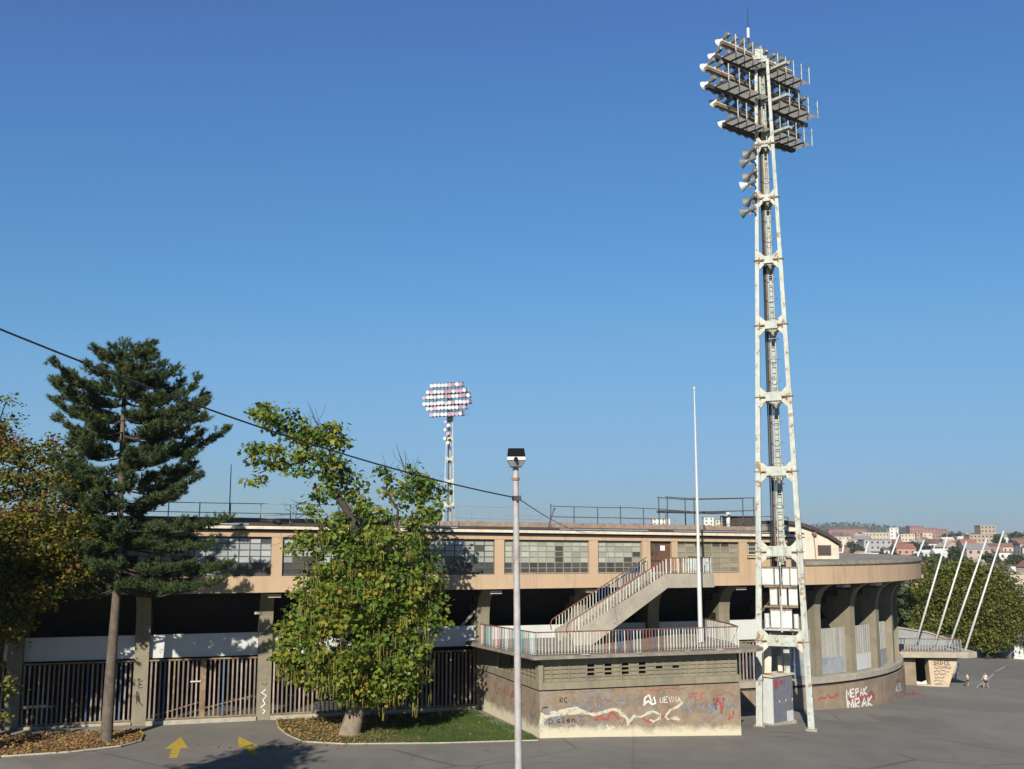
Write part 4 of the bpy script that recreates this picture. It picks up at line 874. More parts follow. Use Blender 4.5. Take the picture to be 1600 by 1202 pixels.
# control cabinet at its foot
cb = empty('control_cabinet', (13.6, 54.4, -.6), 'blue grey electrical cabinet with red mark standing between the legs of the near tower', 'cabinet')
ch_ = RAD(40); ct = Vector((math.cos(ch_), math.sin(ch_), 0)); cn = Vector((ct.y, -ct.x, 0)); cA = Vector((13.2, 53.62, 0)); RC = Matrix.Rotation(ch_, 3, 'Z')
def cbox(u0, u1, v0, v1, z0, z1):
    mb = MB(); mb.hexa([cA + ct * u + cn * -v + Vector((0, 0, z)) for z in (z0, z1) for u, v in ((u0, v0), (u1, v0), (u1, v1), (u0, v1))]); return mb
cbox(0, 1.72, 0, .85, -.5, 1.78).build('body', M_white, cb)
cbox(-.1, 1.85, -.08, .95, 1.785, 1.87).build('top', M_gutter, cb)
cbox(-.05, 1.9, -.06, .95, -.75, -.505).build('base', M_kerb, cb)
for i in range(3):
    d_ = cbox(.05 + i * .55, .57 + i * .55, -.03, -.002, -.45 + (.5 if i == 2 else 0), 1.72).build('door', M_cab, cb)
    cbox(.50 + i * .55, .53 + i * .55, -.06, -.031, .5, .62).build('handle', M_flag, d_)
cbox(.12, .42, -.036, -.031, 1.2, 1.6).build('red_mark', M_red, cb); cbox(.62, .85, -.036, -.031, 1.42, 1.6).build('red_mark', M_red, cb)
for (u, ht, tl) in ((.25, 1.35, .1), (1.35, .8, 0)):
    p = cA + ct * u - cn * .45; sl_ = empty('leaning_slab', (p.x, p.y, 1.9), ('tall white chute leaning on top of the control cabinet' if ht > 1 else 'shorter pale chute standing on the control cabinet'), 'panel')
    mb = MB(); mb.bar((p.x, p.y, 1.88), (p.x + tl, p.y + .1, 1.9 + ht), .34 if ht > 1 else .22, .2, (0, 1, 0)); mb.build('slab', M_gutter, sl_)
    mb = MB(); mb.box((p.x, p.y, 1.93), (.42 if ht > 1 else .3, .3, .06)); mb.build('foot', M_rust, sl_)

# the second tower across the pitch
tower((-10.0, 165.0, -3.2), RAD(-8), RAD(-24), 'distant floodlight tower across the pitch facing us with six rows of round lamps', detail=False, zoff=-2.6, side=-1, slim=.75, lsc=1.22)

# ------------------------------------------------------------------ street lamp, overhead cable
LY = 17.0
lp_ = empty('lamp_post', (.11, LY, 0), 'peeling grey lamp post with a black box lamp in the middle foreground', 'lamp post')
mb = MB(); mb.cpath([(.15, LY, -.1), (.106, LY, 5.0), (.06, LY, 10.13)], [.064, .060, .048], 16); mb.build('pole', M_pole, lp_, True)
mb = MB(); mb.tube((.06, LY, 9.88), (.06, LY, 9.92), .067, .067, 12); mb.build('collar', M_rust, lp_)
mb = MB(); mb.tube((.066, LY, 9.55), (.066, LY, 9.62), .07, .07, 10); mb.box((.11, LY - .04, 9.58), (.085, .11, .085)); mb.build('cable_clamp', M_cable, lp_)
hx = .064
hex_ = lambda x0, x1, z0, x2, x3, z1: [(hx + x0, LY - .14, z0), (hx + x1, LY - .14, z0), (hx + x1, LY + .18, z0), (hx + x0, LY + .18, z0), (hx + x2, LY - .18, z1), (hx + x3, LY - .18, z1), (hx + x3, LY + .21, z1), (hx + x2, LY + .21, z1)]
mb = MB(); mb.hexa([Vector(q) for q in hex_(-.092, .092, 10.10, -.134, .148, 10.19)]); mb.build('lamp_base', M_steelrail, lp_)
mb = MB(); mb.box((hx + .007, LY + .014, 10.228), (.30, .41, .055)); mb.build('lamp_rim', M_flag, lp_)
mb = MB(); mb.hexa([Vector(q) for q in hex_(-.145, .158, 10.267, -.128, .136, 10.395)]); mb.build('lamp_hood', M_lampblack, lp_)
mb = MB(); mb.tube((hx, LY - .19, 10.218), (hx, LY - .28, 10.218), .035, .028, 10); mb.build('sensor', M_lampblack, lp_)
def sag(a, b, sg, n=26): a, b = Vector(a), Vector(b); return [a.lerp(b, i / n) - Vector((0, 0, 4 * sg * (i / n) * (1 - i / n))) for i in range(n + 1)]
mb = MB(); mb.path(sag((-6.375, 7.79, 11.59), (.064, LY, 9.59), .276), .0115, 5); tag(mb.build('overhead_cable', M_cable), 'black overhead cable sagging from upper left down to the lamp post', 'cable')
e_ = F(23.2, 1.2, 9.62); mb = MB(); mb.path(sag((.09, LY, 9.59), e_, .4), .0085, 5); tag(mb.build('overhead_cable', M_cable), 'black overhead cable running from lamp post to the stand eave', 'cable')
sp_ = empty('support_pole', (-6.41, 7.79, 0), 'plain grey pole carrying the overhead cable outside the left edge', 'pole'); mb = MB(); mb.tube((-6.41, 7.79, -.1), (-6.41, 7.79, 11.8), .1, .07, 10); mb.build('pole', M_pole, sp_, True); mb = MB(); mb.box((-6.38, 7.79, 11.62), (.15, .1, .1)); mb.build('bracket', M_rust, sp_)

# ------------------------------------------------------------------ entrance hut with terrace and leaning masts at the right
ek = empty('entrance_hut', (30.5, 76, -1.85), 'small concrete entrance hut with tapering graffitied pier beyond the curved stand', 'building')
def kb(p, z0, z1, name, m, parent=None):
    mb = MB(); mb.prism([(x, y, z0) for x, y in p], (0, 0, z1 - z0)); return mb.build(name, m, parent or ek)
kb([(26.5, 75.6), (32.6, 75.2), (33.4, 75.6), (33.5, 79.5), (27, 82)], .22, .62, 'roof_slab', M_slab)
kb([(26.5, 75.9), (32.2, 75.8), (32.2, 79.2), (26.5, 81)], .1, .22, 'shadow_joint', M_barkd)
kb([(27.0, 76.1), (29.15, 76.1), (29.15, 76.6), (27.0, 76.6)], -2.4, .1, 'wall', M_plinth)
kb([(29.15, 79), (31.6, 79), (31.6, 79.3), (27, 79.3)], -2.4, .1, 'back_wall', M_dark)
mb = MB(); mb.prism([(30.05, 75.75, -2.0), (31.25, 75.75, -2.0), (32.05, 75.75, .1), (29.95, 75.75, .1)], (0, .8, 0)); pier_ = mb.build('pier', M_tanplaster, ek)
def onpier(u, v): return Vector((30.0 + u, 75.75, v)), Vector((0, -1, 0))
g(None, M_gblack, 'graffiti', [lambda b: write(b, 'SRDCE', .3, -.3, .26, .06, onpier, .75)] + [(lambda b, q=q: scribble(b, .3, -.62 - q * .22, 1.05 - q * .1 + .2 * (q < 2), .16, 12, .045, onpier)) for q in range(6)], pier_)
g(None, M_gred, 'graffiti', [lambda b: scribble(b, .35, -.45, .9, .12, 10, .05, onpier, .006)], pier_)
g(None, M_gpurple, 'graffiti', [lambda b: scribble(b, 1.15, -.55, .35, .35, 8, .07, onpier, .006), lambda b: scribble(b, .9, -1.75, .35, .3, 6, .05, onpier, .006)], pier_)
mb = MB(); mb.prism([(29.2, 76.2, -2.0), (30.0, 76.2, -2.0), (29.9, 76.2, -1.45), (29.55, 76.2, -1.6), (29.2, 76.2, -1.5)], (0, .1, 0)); mb.build('broken_panel', M_white, ek)
kb([(29.1, 75.9), (30.1, 75.7), (30.1, 76.2), (29.1, 76.3)], -2.3, -1.72, 'threshold', M_tanplaster)
hr = empty('hut_railing', (30, 76, .62), 'grey baluster railing along the entrance hut roof below the leaning masts', 'railing')
def hm(i, u): return M_steelrail
railing(hr, [(27.2, 76.3, .62), (32.3, 75.6, .62), (32.5, 78.6, .62)], .86, .2, matf=hm)
leanlab = ['first leaning white mast on the hut roof, nearest the curved stand', 'second leaning white mast counted from the curved stand', 'third leaning white mast counted from the curved stand', 'tallest leaning white mast at the outer corner of the hut railing']
for lb, (a_, b_) in zip(leanlab, (((29.44, 77, .62), (32.37, 77, 8.78)), ((30.83, 77, .62), (33.78, 77, 8.45)), ((31.89, 76.9, .62), (35.31, 77, 8.69)), ((32.70, 76.2, .3), (36.59, 77, 9.21)))):
    m_ = empty('leaning_mast', a_, lb, 'mast', 'leaning white masts by the entrance'); mb = MB(); mb.tube(a_, b_, .085, .06, 10); mb.build('mast', M_flag, m_, True); mb = MB(); mb.box(Vector(a_) + Vector((0, 0, .04)), (.4, .4, .08)); mb.build('base_plate', M_steelrail, m_)
for lb, (a_, b_) in zip(('far leaning mast just above the right end of the deck', 'far leaning mast above the middle of the deck', 'far leaning mast above the left part of the deck', 'far leaning mast beside the cream roof block'), (((38.33, 100, 5.2), (39.79, 100, 8.41)), ((35.8, 100, 5.2), (37.41, 100, 8.96)), ((33.35, 100, 5.2), (34.41, 100, 8.23)), ((31.5, 100, 5.2), (32.10, 100, 8.6)))):
    m_ = empty('leaning_mast', a_, lb, 'mast', 'leaning white masts by the entrance'); mb = MB(); mb.tube(a_, b_, .095, .075, 10); mb.build('mast', M_flag, m_, True); mb = MB(); mb.box(Vector(a_) + Vector((0, 0, .04)), (.4, .4, .08)); mb.build('base_plate', M_steelrail, m_)
fe = empty('far_entrance_terrace', (33, 100, -3), 'concrete terrace behind the stand that carries the far masts', 'building'); mb = MB(); mb.box((31.5, 101, .9), (9, 4, 8.0)); mb.build('wall', M_concl, fe); mb = MB(); mb.box((33.0, 101, 5.03), (12, 4.6, .26)); mb.build('roof_slab', M_slab, fe)
rw = empty('ramp_wall', (34, 88, -2), 'pale grey sloping ramp wall under the big tree behind the hut railing', 'wall')
mb = MB(); mb.prism([(31.0, 86, -3.2), (31.0, 86, 1.45), (34.2, 86.2, .95), (36.4, 86.4, .2), (36.6, 86.4, -3.2)], (.1, .5, 0)); mb.build('wall', M_greywall, rw)
mb = MB(); mb.prism([(31.0, 85.9, 1.455), (31.0, 85.9, 1.55), (34.2, 86.1, 1.05), (36.5, 86.3, .3), (36.5, 86.3, .205), (34.2, 86.1, .955)], (.1, .7, 0)); mb.build('coping', M_slab, rw)
# small white building under a dark roof at the right edge, with low pale walls beside it
wb = empty('white_booth', (50.8, 106, -3.4), 'white booth with dark flat roof at the right edge beyond the lot', 'building')
mb = MB(); mb.box((51.6, 106.5, -2.5), (3.0, 3.0, 2.0)); mb.build('wall', M_white, wb); mb = MB(); mb.box((51.6, 106.2, -1.35), (4.0, 4.2, .35)); mb.build('roof', M_bitumen, wb); mb = MB(); mb.box((51.6, 106.4, -1.1), (3.6, 3.8, .3)); mb.build('roof_top', M_greywall, wb)
mb = MB(); mb.box((51.3, 104.98, -2.3), (.5, .06, 1.2)); mb.build('window', M_door, wb); mb = MB(); mb.box((52.4, 104.98, -2.5), (.6, .06, 1.7)); mb.build('door', M_red, wb)
for x, y, wd, h, lb in ((49.0, 108, 1.8, 1.0, 'low grey block wall beside the white booth'), (46.6, 109.5, 2.6, .8, 'long low pale wall right of the tree trunk')):
    t = empty('low_wall', (x, y, -3.4), lb, 'wall'); mb = MB(); mb.box((x, y, -3.4 + h / 2), (wd, .4, h)); mb.build('wall', M_greywall, t); mb = MB(); mb.box((x, y, -3.38 + h), (wd + .1, .5, .08)); mb.build('coping', M_slab, t)

# ------------------------------------------------------------------ two children on the lot
def skin_obj(name, verts, edges, radii, m, parent, root=0):
    me = bpy.data.meshes.new(name); me.from_pydata([tuple(Vector(v)) for v in verts], edges, []); o = bpy.data.objects.new(name, me); COL.objects.link(o); o.parent = parent
    o.modifiers.new('skin', 'SKIN'); sv = me.skin_vertices[0].data
    for i, r_ in enumerate(radii): sv[i].radius = (r_, r_)
    sv[root].use_root = True; ss = o.modifiers.new('sub', 'SUBSURF'); ss.levels = 1; ss.render_levels = 1; me.materials.append(m); return o
def person(x, y, h, rz, label, stride):
    k_ = h; r = empty('person', (x, y, gz(x, y)), label, 'person', None, rz)
    V = [(0, 0, .50), (0, 0, .62), (0, .0, .76), (0, 0, .82), (0, .01, .87), (0, .01, .945), (.11, 0, .78), (.14, .03 + stride * .06, .62), (.15, .09 + stride * .1, .49), (-.11, 0, .78), (-.14, -stride * .06, .62), (-.15, .03 - stride * .1, .49),
         (.055, 0, .47), (.06, stride * .1, .26), (.06, stride * .12, .04), (.06, stride * .12 + .07, .015), (-.055, 0, .47), (-.06, -stride * .08, .26), (-.06, -stride * .16, .045), (-.06, -stride * .16 + .07, .02)]
    Rr = [.085, .075, .085, .035, .065, .05, .04, .03, .02, .04, .03, .02, .065, .045, .028, .02, .065, .045, .028, .02]
    E = [(0, 1), (1, 2), (2, 3), (3, 4), (4, 5), (2, 6), (6, 7), (7, 8), (2, 9), (9, 10), (10, 11), (0, 12), (12, 13), (13, 14), (14, 15), (0, 16), (16, 17), (17, 18), (18, 19)]
    sc_ = lambda L: [tuple(c * k_ for c in v) for v in L]
    skin_obj('body', sc_(V), E, [q * k_ for q in Rr], M_skin, r)
    skin_obj('shirt', sc_([V[0], V[1], V[2], V[6], (.125, .015, .70), V[9], (-.125, -.01, .70)]), [(0, 1), (1, 2), (2, 3), (3, 4), (2, 5), (5, 6)], [q * k_ for q in (.1, .09, .098, .055, .05, .055, .05)], M_shirt, r)
    skin_obj('shorts', sc_([(0, 0, .47), (.058, 0, .44), (.062, stride * .06, .33), (-.058, 0, .44), (-.062, -stride * .05, .33)]), [(0, 1), (1, 2), (0, 3), (3, 4)], [q * k_ for q in (.09, .078, .066, .078, .066)], M_short, r)
    skin_obj('hair', sc_([(0, -.02, .90), (0, -.005, .96)]), [(0, 1)], [q * k_ for q in (.062, .055)], M_hair, r)
person(33.05, 76.6, .98, RAD(60), 'dark haired child in white shirt and dark shorts nearer the hut', .4)
person(33.95, 75.7, 1.14, RAD(100), 'dark haired child in white shirt walking on the painted line', 1.0)

# ------------------------------------------------------------------ trees
def leaf_mesh(name, C_, size, m, droop=.3, aspect=.75, var=None, upright=0.0, parent=None, kind=None):
    """one kite-shaped face per leaf at the points C_ (N,3), folded a little"""
    C_ = np.asarray(C_, float); N_ = len(C_); base = np.array(abspos(parent)) if parent else np.zeros(3)
    az = rng.uniform(0, 2 * np.pi, N_); el = rng.normal(-droop, .45, N_)
    d = np.stack([np.cos(az) * np.cos(el), np.sin(az) * np.cos(el), np.sin(el)], 1)
    r_ = rng.normal(size=(N_, 3)); r_[:, 2] *= .5
    sd_ = np.cross(d, r_ + np.array([0, 0, 1.2])); sd_ /= np.linalg.norm(sd_, axis=1, keepdims=True) + 1e-9
    nr = np.cross(sd_, d)
    sz = size * rng.uniform(.45, 1.3, N_)[:, None]
    a = C_ - base; b = a + d * sz * .45 + sd_ * sz * aspect * .5 + nr * sz * .06; c = a + d * sz; e = a + d * sz * .45 - sd_ * sz * aspect * .5 + nr * sz * .06
    V = np.stack([a, b, c, e], 1).reshape(-1, 3).astype(np.float32)
    return mesh_np(name, V, 4, m, var if var is not None else rng.uniform(0, 1, N_), parent, kind)
def mesh_np(name, V, per, m, var, parent=None, kind=None):
    nf = len(V) // per; me = bpy.data.meshes.new(name); me.vertices.add(len(V)); me.vertices.foreach_set('co', V.ravel())
    me.loops.add(len(V)); me.loops.foreach_set('vertex_index', np.arange(len(V), dtype=np.int32))
    me.polygons.add(nf); me.polygons.foreach_set('loop_start', np.arange(nf, dtype=np.int32) * per); me.polygons.foreach_set('loop_total', np.full(nf, per, np.int32))
    at_ = me.attributes.new('leafvar', 'FLOAT', 'FACE'); at_.data.foreach_set('value', np.clip(var, 0, 1).astype(np.float32))
    me.update(calc_edges=True); me.materials.append(m); o = bpy.data.objects.new(name, me); COL.objects.link(o)
    if parent: o.parent = parent
    if kind: o['kind'] = kind
    return o
def blob_points(blobs, per_m2, clump=.34, k=14, depth=.8):
    P, W = [], []
    for x, y, z, rx, rz, den in blobs:
        ry = min(1.6, (rx + rz) / 2 * depth + .2); area = 4 * math.pi * ((rx * rz + rx * ry + ry * rz) / 3); n = max(3, int(area * per_m2 * den / k))
        u = rng.normal(size=(n, 3)); u /= np.linalg.norm(u, axis=1, keepdims=True); r_ = rng.uniform(.25, 1.0, (n, 1)) ** .6 * rng.uniform(.85, 1.12, (n, 1))
        cc = np.array([x, y, z]) + u * r_ * np.array([rx, ry, rz]); tone = rng.normal(0, .22, n)
        pp = cc[:, None, :] + rng.normal(0, clump, (n, k, 3)) * np.array([1, 1, .6]); P.append(pp.reshape(-1, 3)); W.append(np.repeat(tone, k))
    P = np.concatenate(P); W = np.concatenate(W); return P, W
def limbs(name, paths, m, parent, n=8):
    if name == 'limb' and len(paths) > 1:
        for p in paths: limbs(name, [p], m, parent, n)
        return
    mb = MB()
    for pts, r0, r1 in paths:
        L = len(pts) - 1; mb.cpath(pts, [r0 + (r1 - r0) * i / L for i in range(L + 1)], n)
    return mb.build(name, m, parent, True)
def twist(a, b, n, amp, up=0.0):
    a, b = Vector(a), Vector(b); out = []
    for i in range(n + 1):
        t = i / n; p = a.lerp(b, t) + Vector((random.gauss(0, amp), random.gauss(0, amp), random.gauss(0, amp * .6) + up * 4 * t * (1 - t))) * (1 if 0 < i < n else 0); out.append(p)
    return out
# catalpa with hanging pods
CAT = [(-11.93,48,14.81,.66,.42,.8),(-11.1,48,14.36,.9,.66,1),(-10,48.3,13.63,1.27,.78,1),(-8.39,47.8,13.28,.84,.9,1),(-11.56,48,12.64,.96,.66,.9),(-10.26,48.3,12.48,1.21,.66,.8),(-12.03,48,11.56,.3,.36,.5),(-8.39,48,11.95,1.02,1.02,.9),(-7.61,48.5,11.37,.73,.91,.7),(-9.07,48.6,10.93,.79,.55,.5),(-5.71,48.2,11.87,.72,.42,.5),(-4.64,48,11.56,.84,.54,.6),(-3.94,48,10.9,.72,.84,1),(-5.29,48.6,10.78,.91,.79,.45),(-3.57,48,10.01,.36,.6,.8),(-4.28,47.7,9.57,.78,.78,.8),(-9.31,48.4,10.17,.67,.42,.4),(-6.59,48.3,10.02,1.09,.85,.8),(-8.02,48,9.13,1.2,.9,.9),(-9.59,48.5,8.54,.91,.73,.7),(-5.89,47.7,8.55,1.79,1.19,.9),(-4.32,48.3,8.25,.78,.91,.9),(-7.44,47.4,7.68,1.63,1.04,1),(-5.24,47.4,6.97,1.93,1.19,1),(-8.88,48.2,6.49,1.21,1.05,1),(-3.83,48,6.36,.66,1.2,.8),(-6.88,46.8,6,2.49,1.32,1),(-4.66,47.6,5.24,1.49,1.19,1),(-9.38,48,4.92,1.35,1.05,1),(-7.35,46.4,4.37,2.32,1.3,1),(-9.58,47.7,3.81,1.25,1.04,1),(-5.15,47,3.75,1.62,1.32,1),(-8.63,47.4,3,1.33,.83,1),(-6.81,46.8,2.67,1.75,.88,1),(-5.03,47.4,2.36,1.24,.77,1),(-7.28,47.2,1.92,.77,.41,.7),(-5.76,47.6,1.67,1.01,.36,.7),(-10.06,48,3.07,.66,.6,.6)]
ct_ = empty('catalpa_tree', (-7.2, 47.9, 0), 'leafy tree hung with long bean pods, thick pale stump trunk, in front of the stand', 'tree')
P, Wt = blob_points([b[:5] + (b[5] * (.82 if b[2] > 7.5 else .9),) for b in CAT], 66, .22, 24)
leaf_mesh('crown', P, .245, M_catalpa, .5, .8, .47 + Wt * 1.1 + rng.normal(0, .14, len(P)) + .1 * (P[:, 2] < 7), parent=ct_)
pods = []
for x, y, z, rx, rz, den in CAT:
    if z > 9.6: continue
    for q in range(int(19 * rx * rz * den) + 1):
        u = rng.normal(size=3); u /= np.linalg.norm(u); pods.append(np.array([x, y, z]) + u * np.array([rx, min(1.5, rx), rz]) * rng.uniform(.6, 1.1) - np.array([0, 0, .25 * rz]))
pods = np.array(pods); pods = np.repeat(pods, 4, 0) + rng.normal(0, .11, (len(pods) * 4, 3)); n_ = len(pods); az = rng.uniform(0, np.pi, n_); L_pod = rng.uniform(.28, .6, n_)
base = np.array(abspos(ct_)); sdv = np.stack([np.cos(az), np.sin(az), np.zeros(n_)], 1) * .018; a = pods - base; b = a + np.stack([rng.normal(0, .03, n_), rng.normal(0, .03, n_), -L_pod], 1)
mesh_np('pods', np.stack([a - sdv, a + sdv, b + sdv * .6, b - sdv * .6], 1).reshape(-1, 3).astype(np.float32), 4, M_pod, rng.uniform(0, 1, n_) * .8, ct_)
limbs('trunk', [([(-7.35, 47.9, -.1), (-7.25, 47.9, .35), (-7.05, 47.9, 1.1), (-6.95, 47.9, 1.9)], .52, .36)], M_barkp, ct_, 14)
limbs('limb', [(twist((-6.95, 47.9, 1.8), (-7.0, 48, 6), 5, .1), .32, .24), (twist((-7.0, 48, 6), (-7.4, 48.1, 9.6), 5, .1), .24, .2), (twist((-7.4, 48.1, 9.6), (-9.2, 48.2, 12.6), 5, .12), .2, .12), (twist((-9.2, 48.2, 12.6), (-11.6, 48.1, 14.6), 5, .1), .11, .03), (twist((-9.2, 48.2, 12.6), (-8.4, 48, 13.6), 4, .1), .08, .03)], M_barkd, ct_)
limbs('limb', [(twist((-7.0, 48, 5.2), (-5.2, 48.1, 8.2), 5, .12), .2, .14), (twist((-5.2, 48.1, 8.2), (-4.0, 48, 11), 5, .12), .13, .04), (twist((-5.2, 48.1, 9), (-5.8, 48.3, 11.6), 5, .12), .08, .03), (twist((-7.2, 48, 7.4), (-9.6, 48.4, 10.0), 5, .14), .11, .03), (twist((-7.3, 48.1, 8.5), (-9.9, 48.4, 8.4), 4, .1), .09, .03), (twist((-9.6, 48.2, 12.4), (-11.9, 48.1, 11.8), 5, .1), .06, .02)], M_barkd, ct_)
for q_ in ((-7, 47.8, 3), (-9.6, 47.8, 4.4), .13), ((-7, 47.8, 2.8), (-4.8, 47.5, 4.6), .13), ((-7, 47.8, 4), (-7.3, 46.7, 5.4), .1): limbs('limb', [(twist(q_[0], q_[1], 4, .1), q_[2], .04)], M_barkd, ct_)
tw_ = []
for a_, b_ in (((-9.6, 48.4, 10), (-10.9, 48.4, 9.9)), ((-9.6, 48.4, 10), (-10.6, 48.3, 9.4)), ((-9.2, 48.4, 10.3), (-10.4, 48.4, 10.6)), ((-9.0, 48.3, 13.2), (-9.35, 48.3, 14.9)), ((-9.2, 48.3, 13.0), (-9.9, 48.3, 14.7)), ((-5, 48.2, 11), (-5.05, 48.2, 12.9)), ((-4.9, 48.2, 11), (-4.4, 48.2, 12.6)), ((-5.6, 48.2, 11), (-6.1, 48.2, 12.3)), ((-9.4, 48.3, 9.2), (-10.8, 48.3, 8.7))):
    tw_.append((twist(a_, b_, 4, .05), .02, .008)); m_ = Vector(a_).lerp(Vector(b_), .5)
    for q in range(4): tw_.append((twist(m_, Vector(b_) + Vector((random.gauss(0, .35), random.gauss(0, .2), random.gauss(0, .3))), 3, .05), .012, .006))
limbs('bare_twigs', tw_, M_barkd, ct_, 4)['kind'] = 'stuff'
# pine
pn_ = empty('pine_tree', (-17.8, 46.5, 0), 'dark green pine with bare lower trunk left of the drive', 'tree')
limbs('trunk', [([(-17.75, 46.5, -.1), (-17.72, 46.5, .3), (-17.7, 46.5, 3), (-17.62, 46.5, 6.5), (-17.7, 46.6, 10), (-17.8, 46.6, 14), (-17.85, 46.6, 17.4)], .30, .06)], M_bark, pn_, 12)
Rz = [(6.4, 3.2), (6.9, 5.0), (7.6, 5.2), (8.4, 4.2), (9.2, 4.6), (9.9, 5.0), (10.8, 3.0), (11.6, 3.6), (12.4, 4.5), (13.2, 5.1), (13.9, 4.0), (14.6, 3.4), (15.4, 3.0), (16, 2.0), (16.8, 1.6), (17.4, 1.1)]
Lz = [(6.4, 3.0), (7.2, 2.9), (8.4, 2.2), (10, 2.0), (11.2, 2.6), (12.4, 2.8), (13.4, 3.0), (14.4, 3.2), (15.3, 3.8), (15.9, 1.9), (16.6, 1.9), (17.4, .9)]
def tip_m(): return 1
segs_, shoots = [], []
zt, up_ = 6.7, Vector((0, 0, 1))
while zt < 17.3:
    nb = 7 if zt < 15.5 else 6; a0_ = random.uniform(0, 6.28)
    for q in range(nb):
        zb = zt + random.gauss(0, .16); az_ = a0_ + q * 6.283 / nb + random.gauss(0, .22)
        if q == 0: az_ = random.gauss(-.15, .2)
        elif q == nb // 2: az_ = 3.14 + random.gauss(.1, .2)
        cR, cL = np.interp(zb, *zip(*Rz)), np.interp(zb, *zip(*Lz)); c_ = math.cos(az_)
        ln_ = (cR * (1 + c_) / 2 + cL * (1 - c_) / 2) * (random.uniform(.62, .95) if q not in (0, nb // 2) else random.uniform(.92, 1.04))
        if abs(c_) < .5: ln_ *= .85
        o_ = Vector((-17.7, 46.55, zb)); d = Vector((c_, math.sin(az_), 0)); lat = Vector((-d.y, d.x, 0)); pts = []
        rise = (.30 if zb > 9.5 else .08) * ln_
        for i in range(8): t = i / 7; pts.append(o_ + d * ln_ * t + Vector((0, 0, -.3 * math.sin(t * 3) + rise * t ** 2.2 - (.25 * t if zb < 9 else 0))) + Vector((random.gauss(0, .04), random.gauss(0, .04), random.gauss(0, .03))))
        segs_.append((pts, .012 + .011 * ln_, .01))
        nbl = int(4 + ln_ * 4.2)
        for i in range(nbl):
            t = .16 + .84 * (i + random.random()) / nbl; k_ = min(6, int(t * 7)); p = pts[k_].lerp(pts[k_ + 1], t * 7 - k_); sgn = random.choice((-1, 1)); bl = random.uniform(.3, .85) * (1.35 - t) * min(1.2, .5 + ln_ * .22)
            bd = (d * random.uniform(.5, 1) + lat * sgn * random.uniform(.2, .9) + up_ * random.uniform(.05, .45)).normalized(); segs_.append(([p, p + bd * bl * .5, p + bd * bl + up_ * .06], .014, .006))
            for j in range(int(3 + bl * 9)):
                u_ = random.uniform(.25, 1.05); sd2 = (bd * .7 + up_ * random.uniform(.25, 1.0) + Vector((random.gauss(0, .35), random.gauss(0, .35), 0))).normalized(); shoots.append((p + bd * bl * u_ + Vector((random.gauss(0, .09), random.gauss(0, .09), random.gauss(0, .05))), sd2, random.uniform(.2, .38)))
        for j in range(4): shoots.append((pts[7] - d * random.uniform(0, .3) * j * .5, (d + up_ * random.uniform(.4, 1.1) + lat * random.gauss(0, .3)).normalized(), random.uniform(.25, .42)))
    zt += .92 - .024 * (zt - 6.7)
for j in range(26): shoots.append((Vector((-17.85 + random.gauss(0, .22), 46.6 + random.gauss(0, .22), 17.3 + random.uniform(-.4, .35))), Vector((random.gauss(0, .4), random.gauss(0, .4), 1)).normalized(), .4))
limbs('boughs', segs_, M_barkd, pn_, 5)['kind'] = 'stuff'
sp0 = np.array([tuple(s[0]) for s in shoots]); sdr = np.array([tuple(s[1]) for s in shoots]); sln = np.array([s[2] for s in shoots]); K = 38
t = rng.uniform(0, 1, (len(sp0), K)); p0_ = sp0[:, None] + sdr[:, None] * (t * sln[:, None])[..., None]
rd = rng.normal(size=(len(sp0), K, 3)); rd /= np.linalg.norm(rd, axis=2, keepdims=True); nd = rd * .8 + sdr[:, None] * .75; nd /= np.linalg.norm(nd, axis=2, keepdims=True)
sdd = np.cross(nd, rng.normal(size=nd.shape)); sdd /= np.linalg.norm(sdd, axis=2, keepdims=True); ndl = rng.uniform(.13, .23, (len(sp0), K, 1)); base = np.array(abspos(pn_))
a = p0_ - base; V = np.stack([a - sdd * .017, a + sdd * .017, a + nd * ndl], 2).reshape(-1, 3).astype(np.float32)
mesh_np('crown', V, 3, M_pine, np.repeat(rng.normal(.5, .2, len(sp0)), K) + rng.normal(0, .12, len(sp0) * K), pn_)
# yellowing tree at the left edge, a taller one behind it, a low shrub
MAP = [(-23.85,47,13.21,1.17,.88,.9),(-22.1,46.5,12.52,1.45,.64,.9),(-20.49,46.5,12.43,1.02,.64,.8),(-21.1,47.1,13.22,.41,.41,.5),(-22.29,46.5,11.13,1.74,.99,1),(-19.85,46.2,11.12,1.3,1.01,.9),(-21.05,45.9,9.69,1.72,1,1),(-19.05,45.9,9.55,1.15,.86,.9),(-22.46,46,8.84,1.44,1.29,1),(-19.95,45.5,8.57,1.56,1,1),(-18.49,45.7,8.56,.71,.86,.8),(-21.47,45.9,7.45,1.72,1,.9),(-19.45,45.5,7.32,1.14,.63,.8),(-22.62,46.1,6.33,1.44,1.15,.9),(-20.98,46.3,5.9,.87,.41,.3),(-23.28,46.5,4.91,1.16,.87,.7),(-24.81,46.5,9.98,1.74,2.2,.8),(-26,46,7,2,2,.9),(-20.4,44.6,6.4,1.0,.7,.8),(-21.6,44.6,5.3,1.2,1.0,.9),(-22.4,44.5,3.8,.9,1.0,.8),(-22.2,45,7.2,1.2,.9,.8),(-26.5,46,11.5,2,2,.8)]
mp = empty('maple_tree', (-23.2, 47.0, 0), 'yellowing broadleaf tree at the left edge in front of the stand', 'tree')
P, Wt = blob_points(MAP, 120, .22, 18)
leaf_mesh('crown', P, .165, M_maple, .3, .85, .46 + Wt * 1.3 + rng.normal(0, .08, len(P)), parent=mp)
limbs('trunk', [([(-23.2, 47, -.1), (-23.1, 47, 2), (-22.9, 47, 5), (-22.6, 46.9, 8)], .3, .2)], M_barkd, mp, 12)
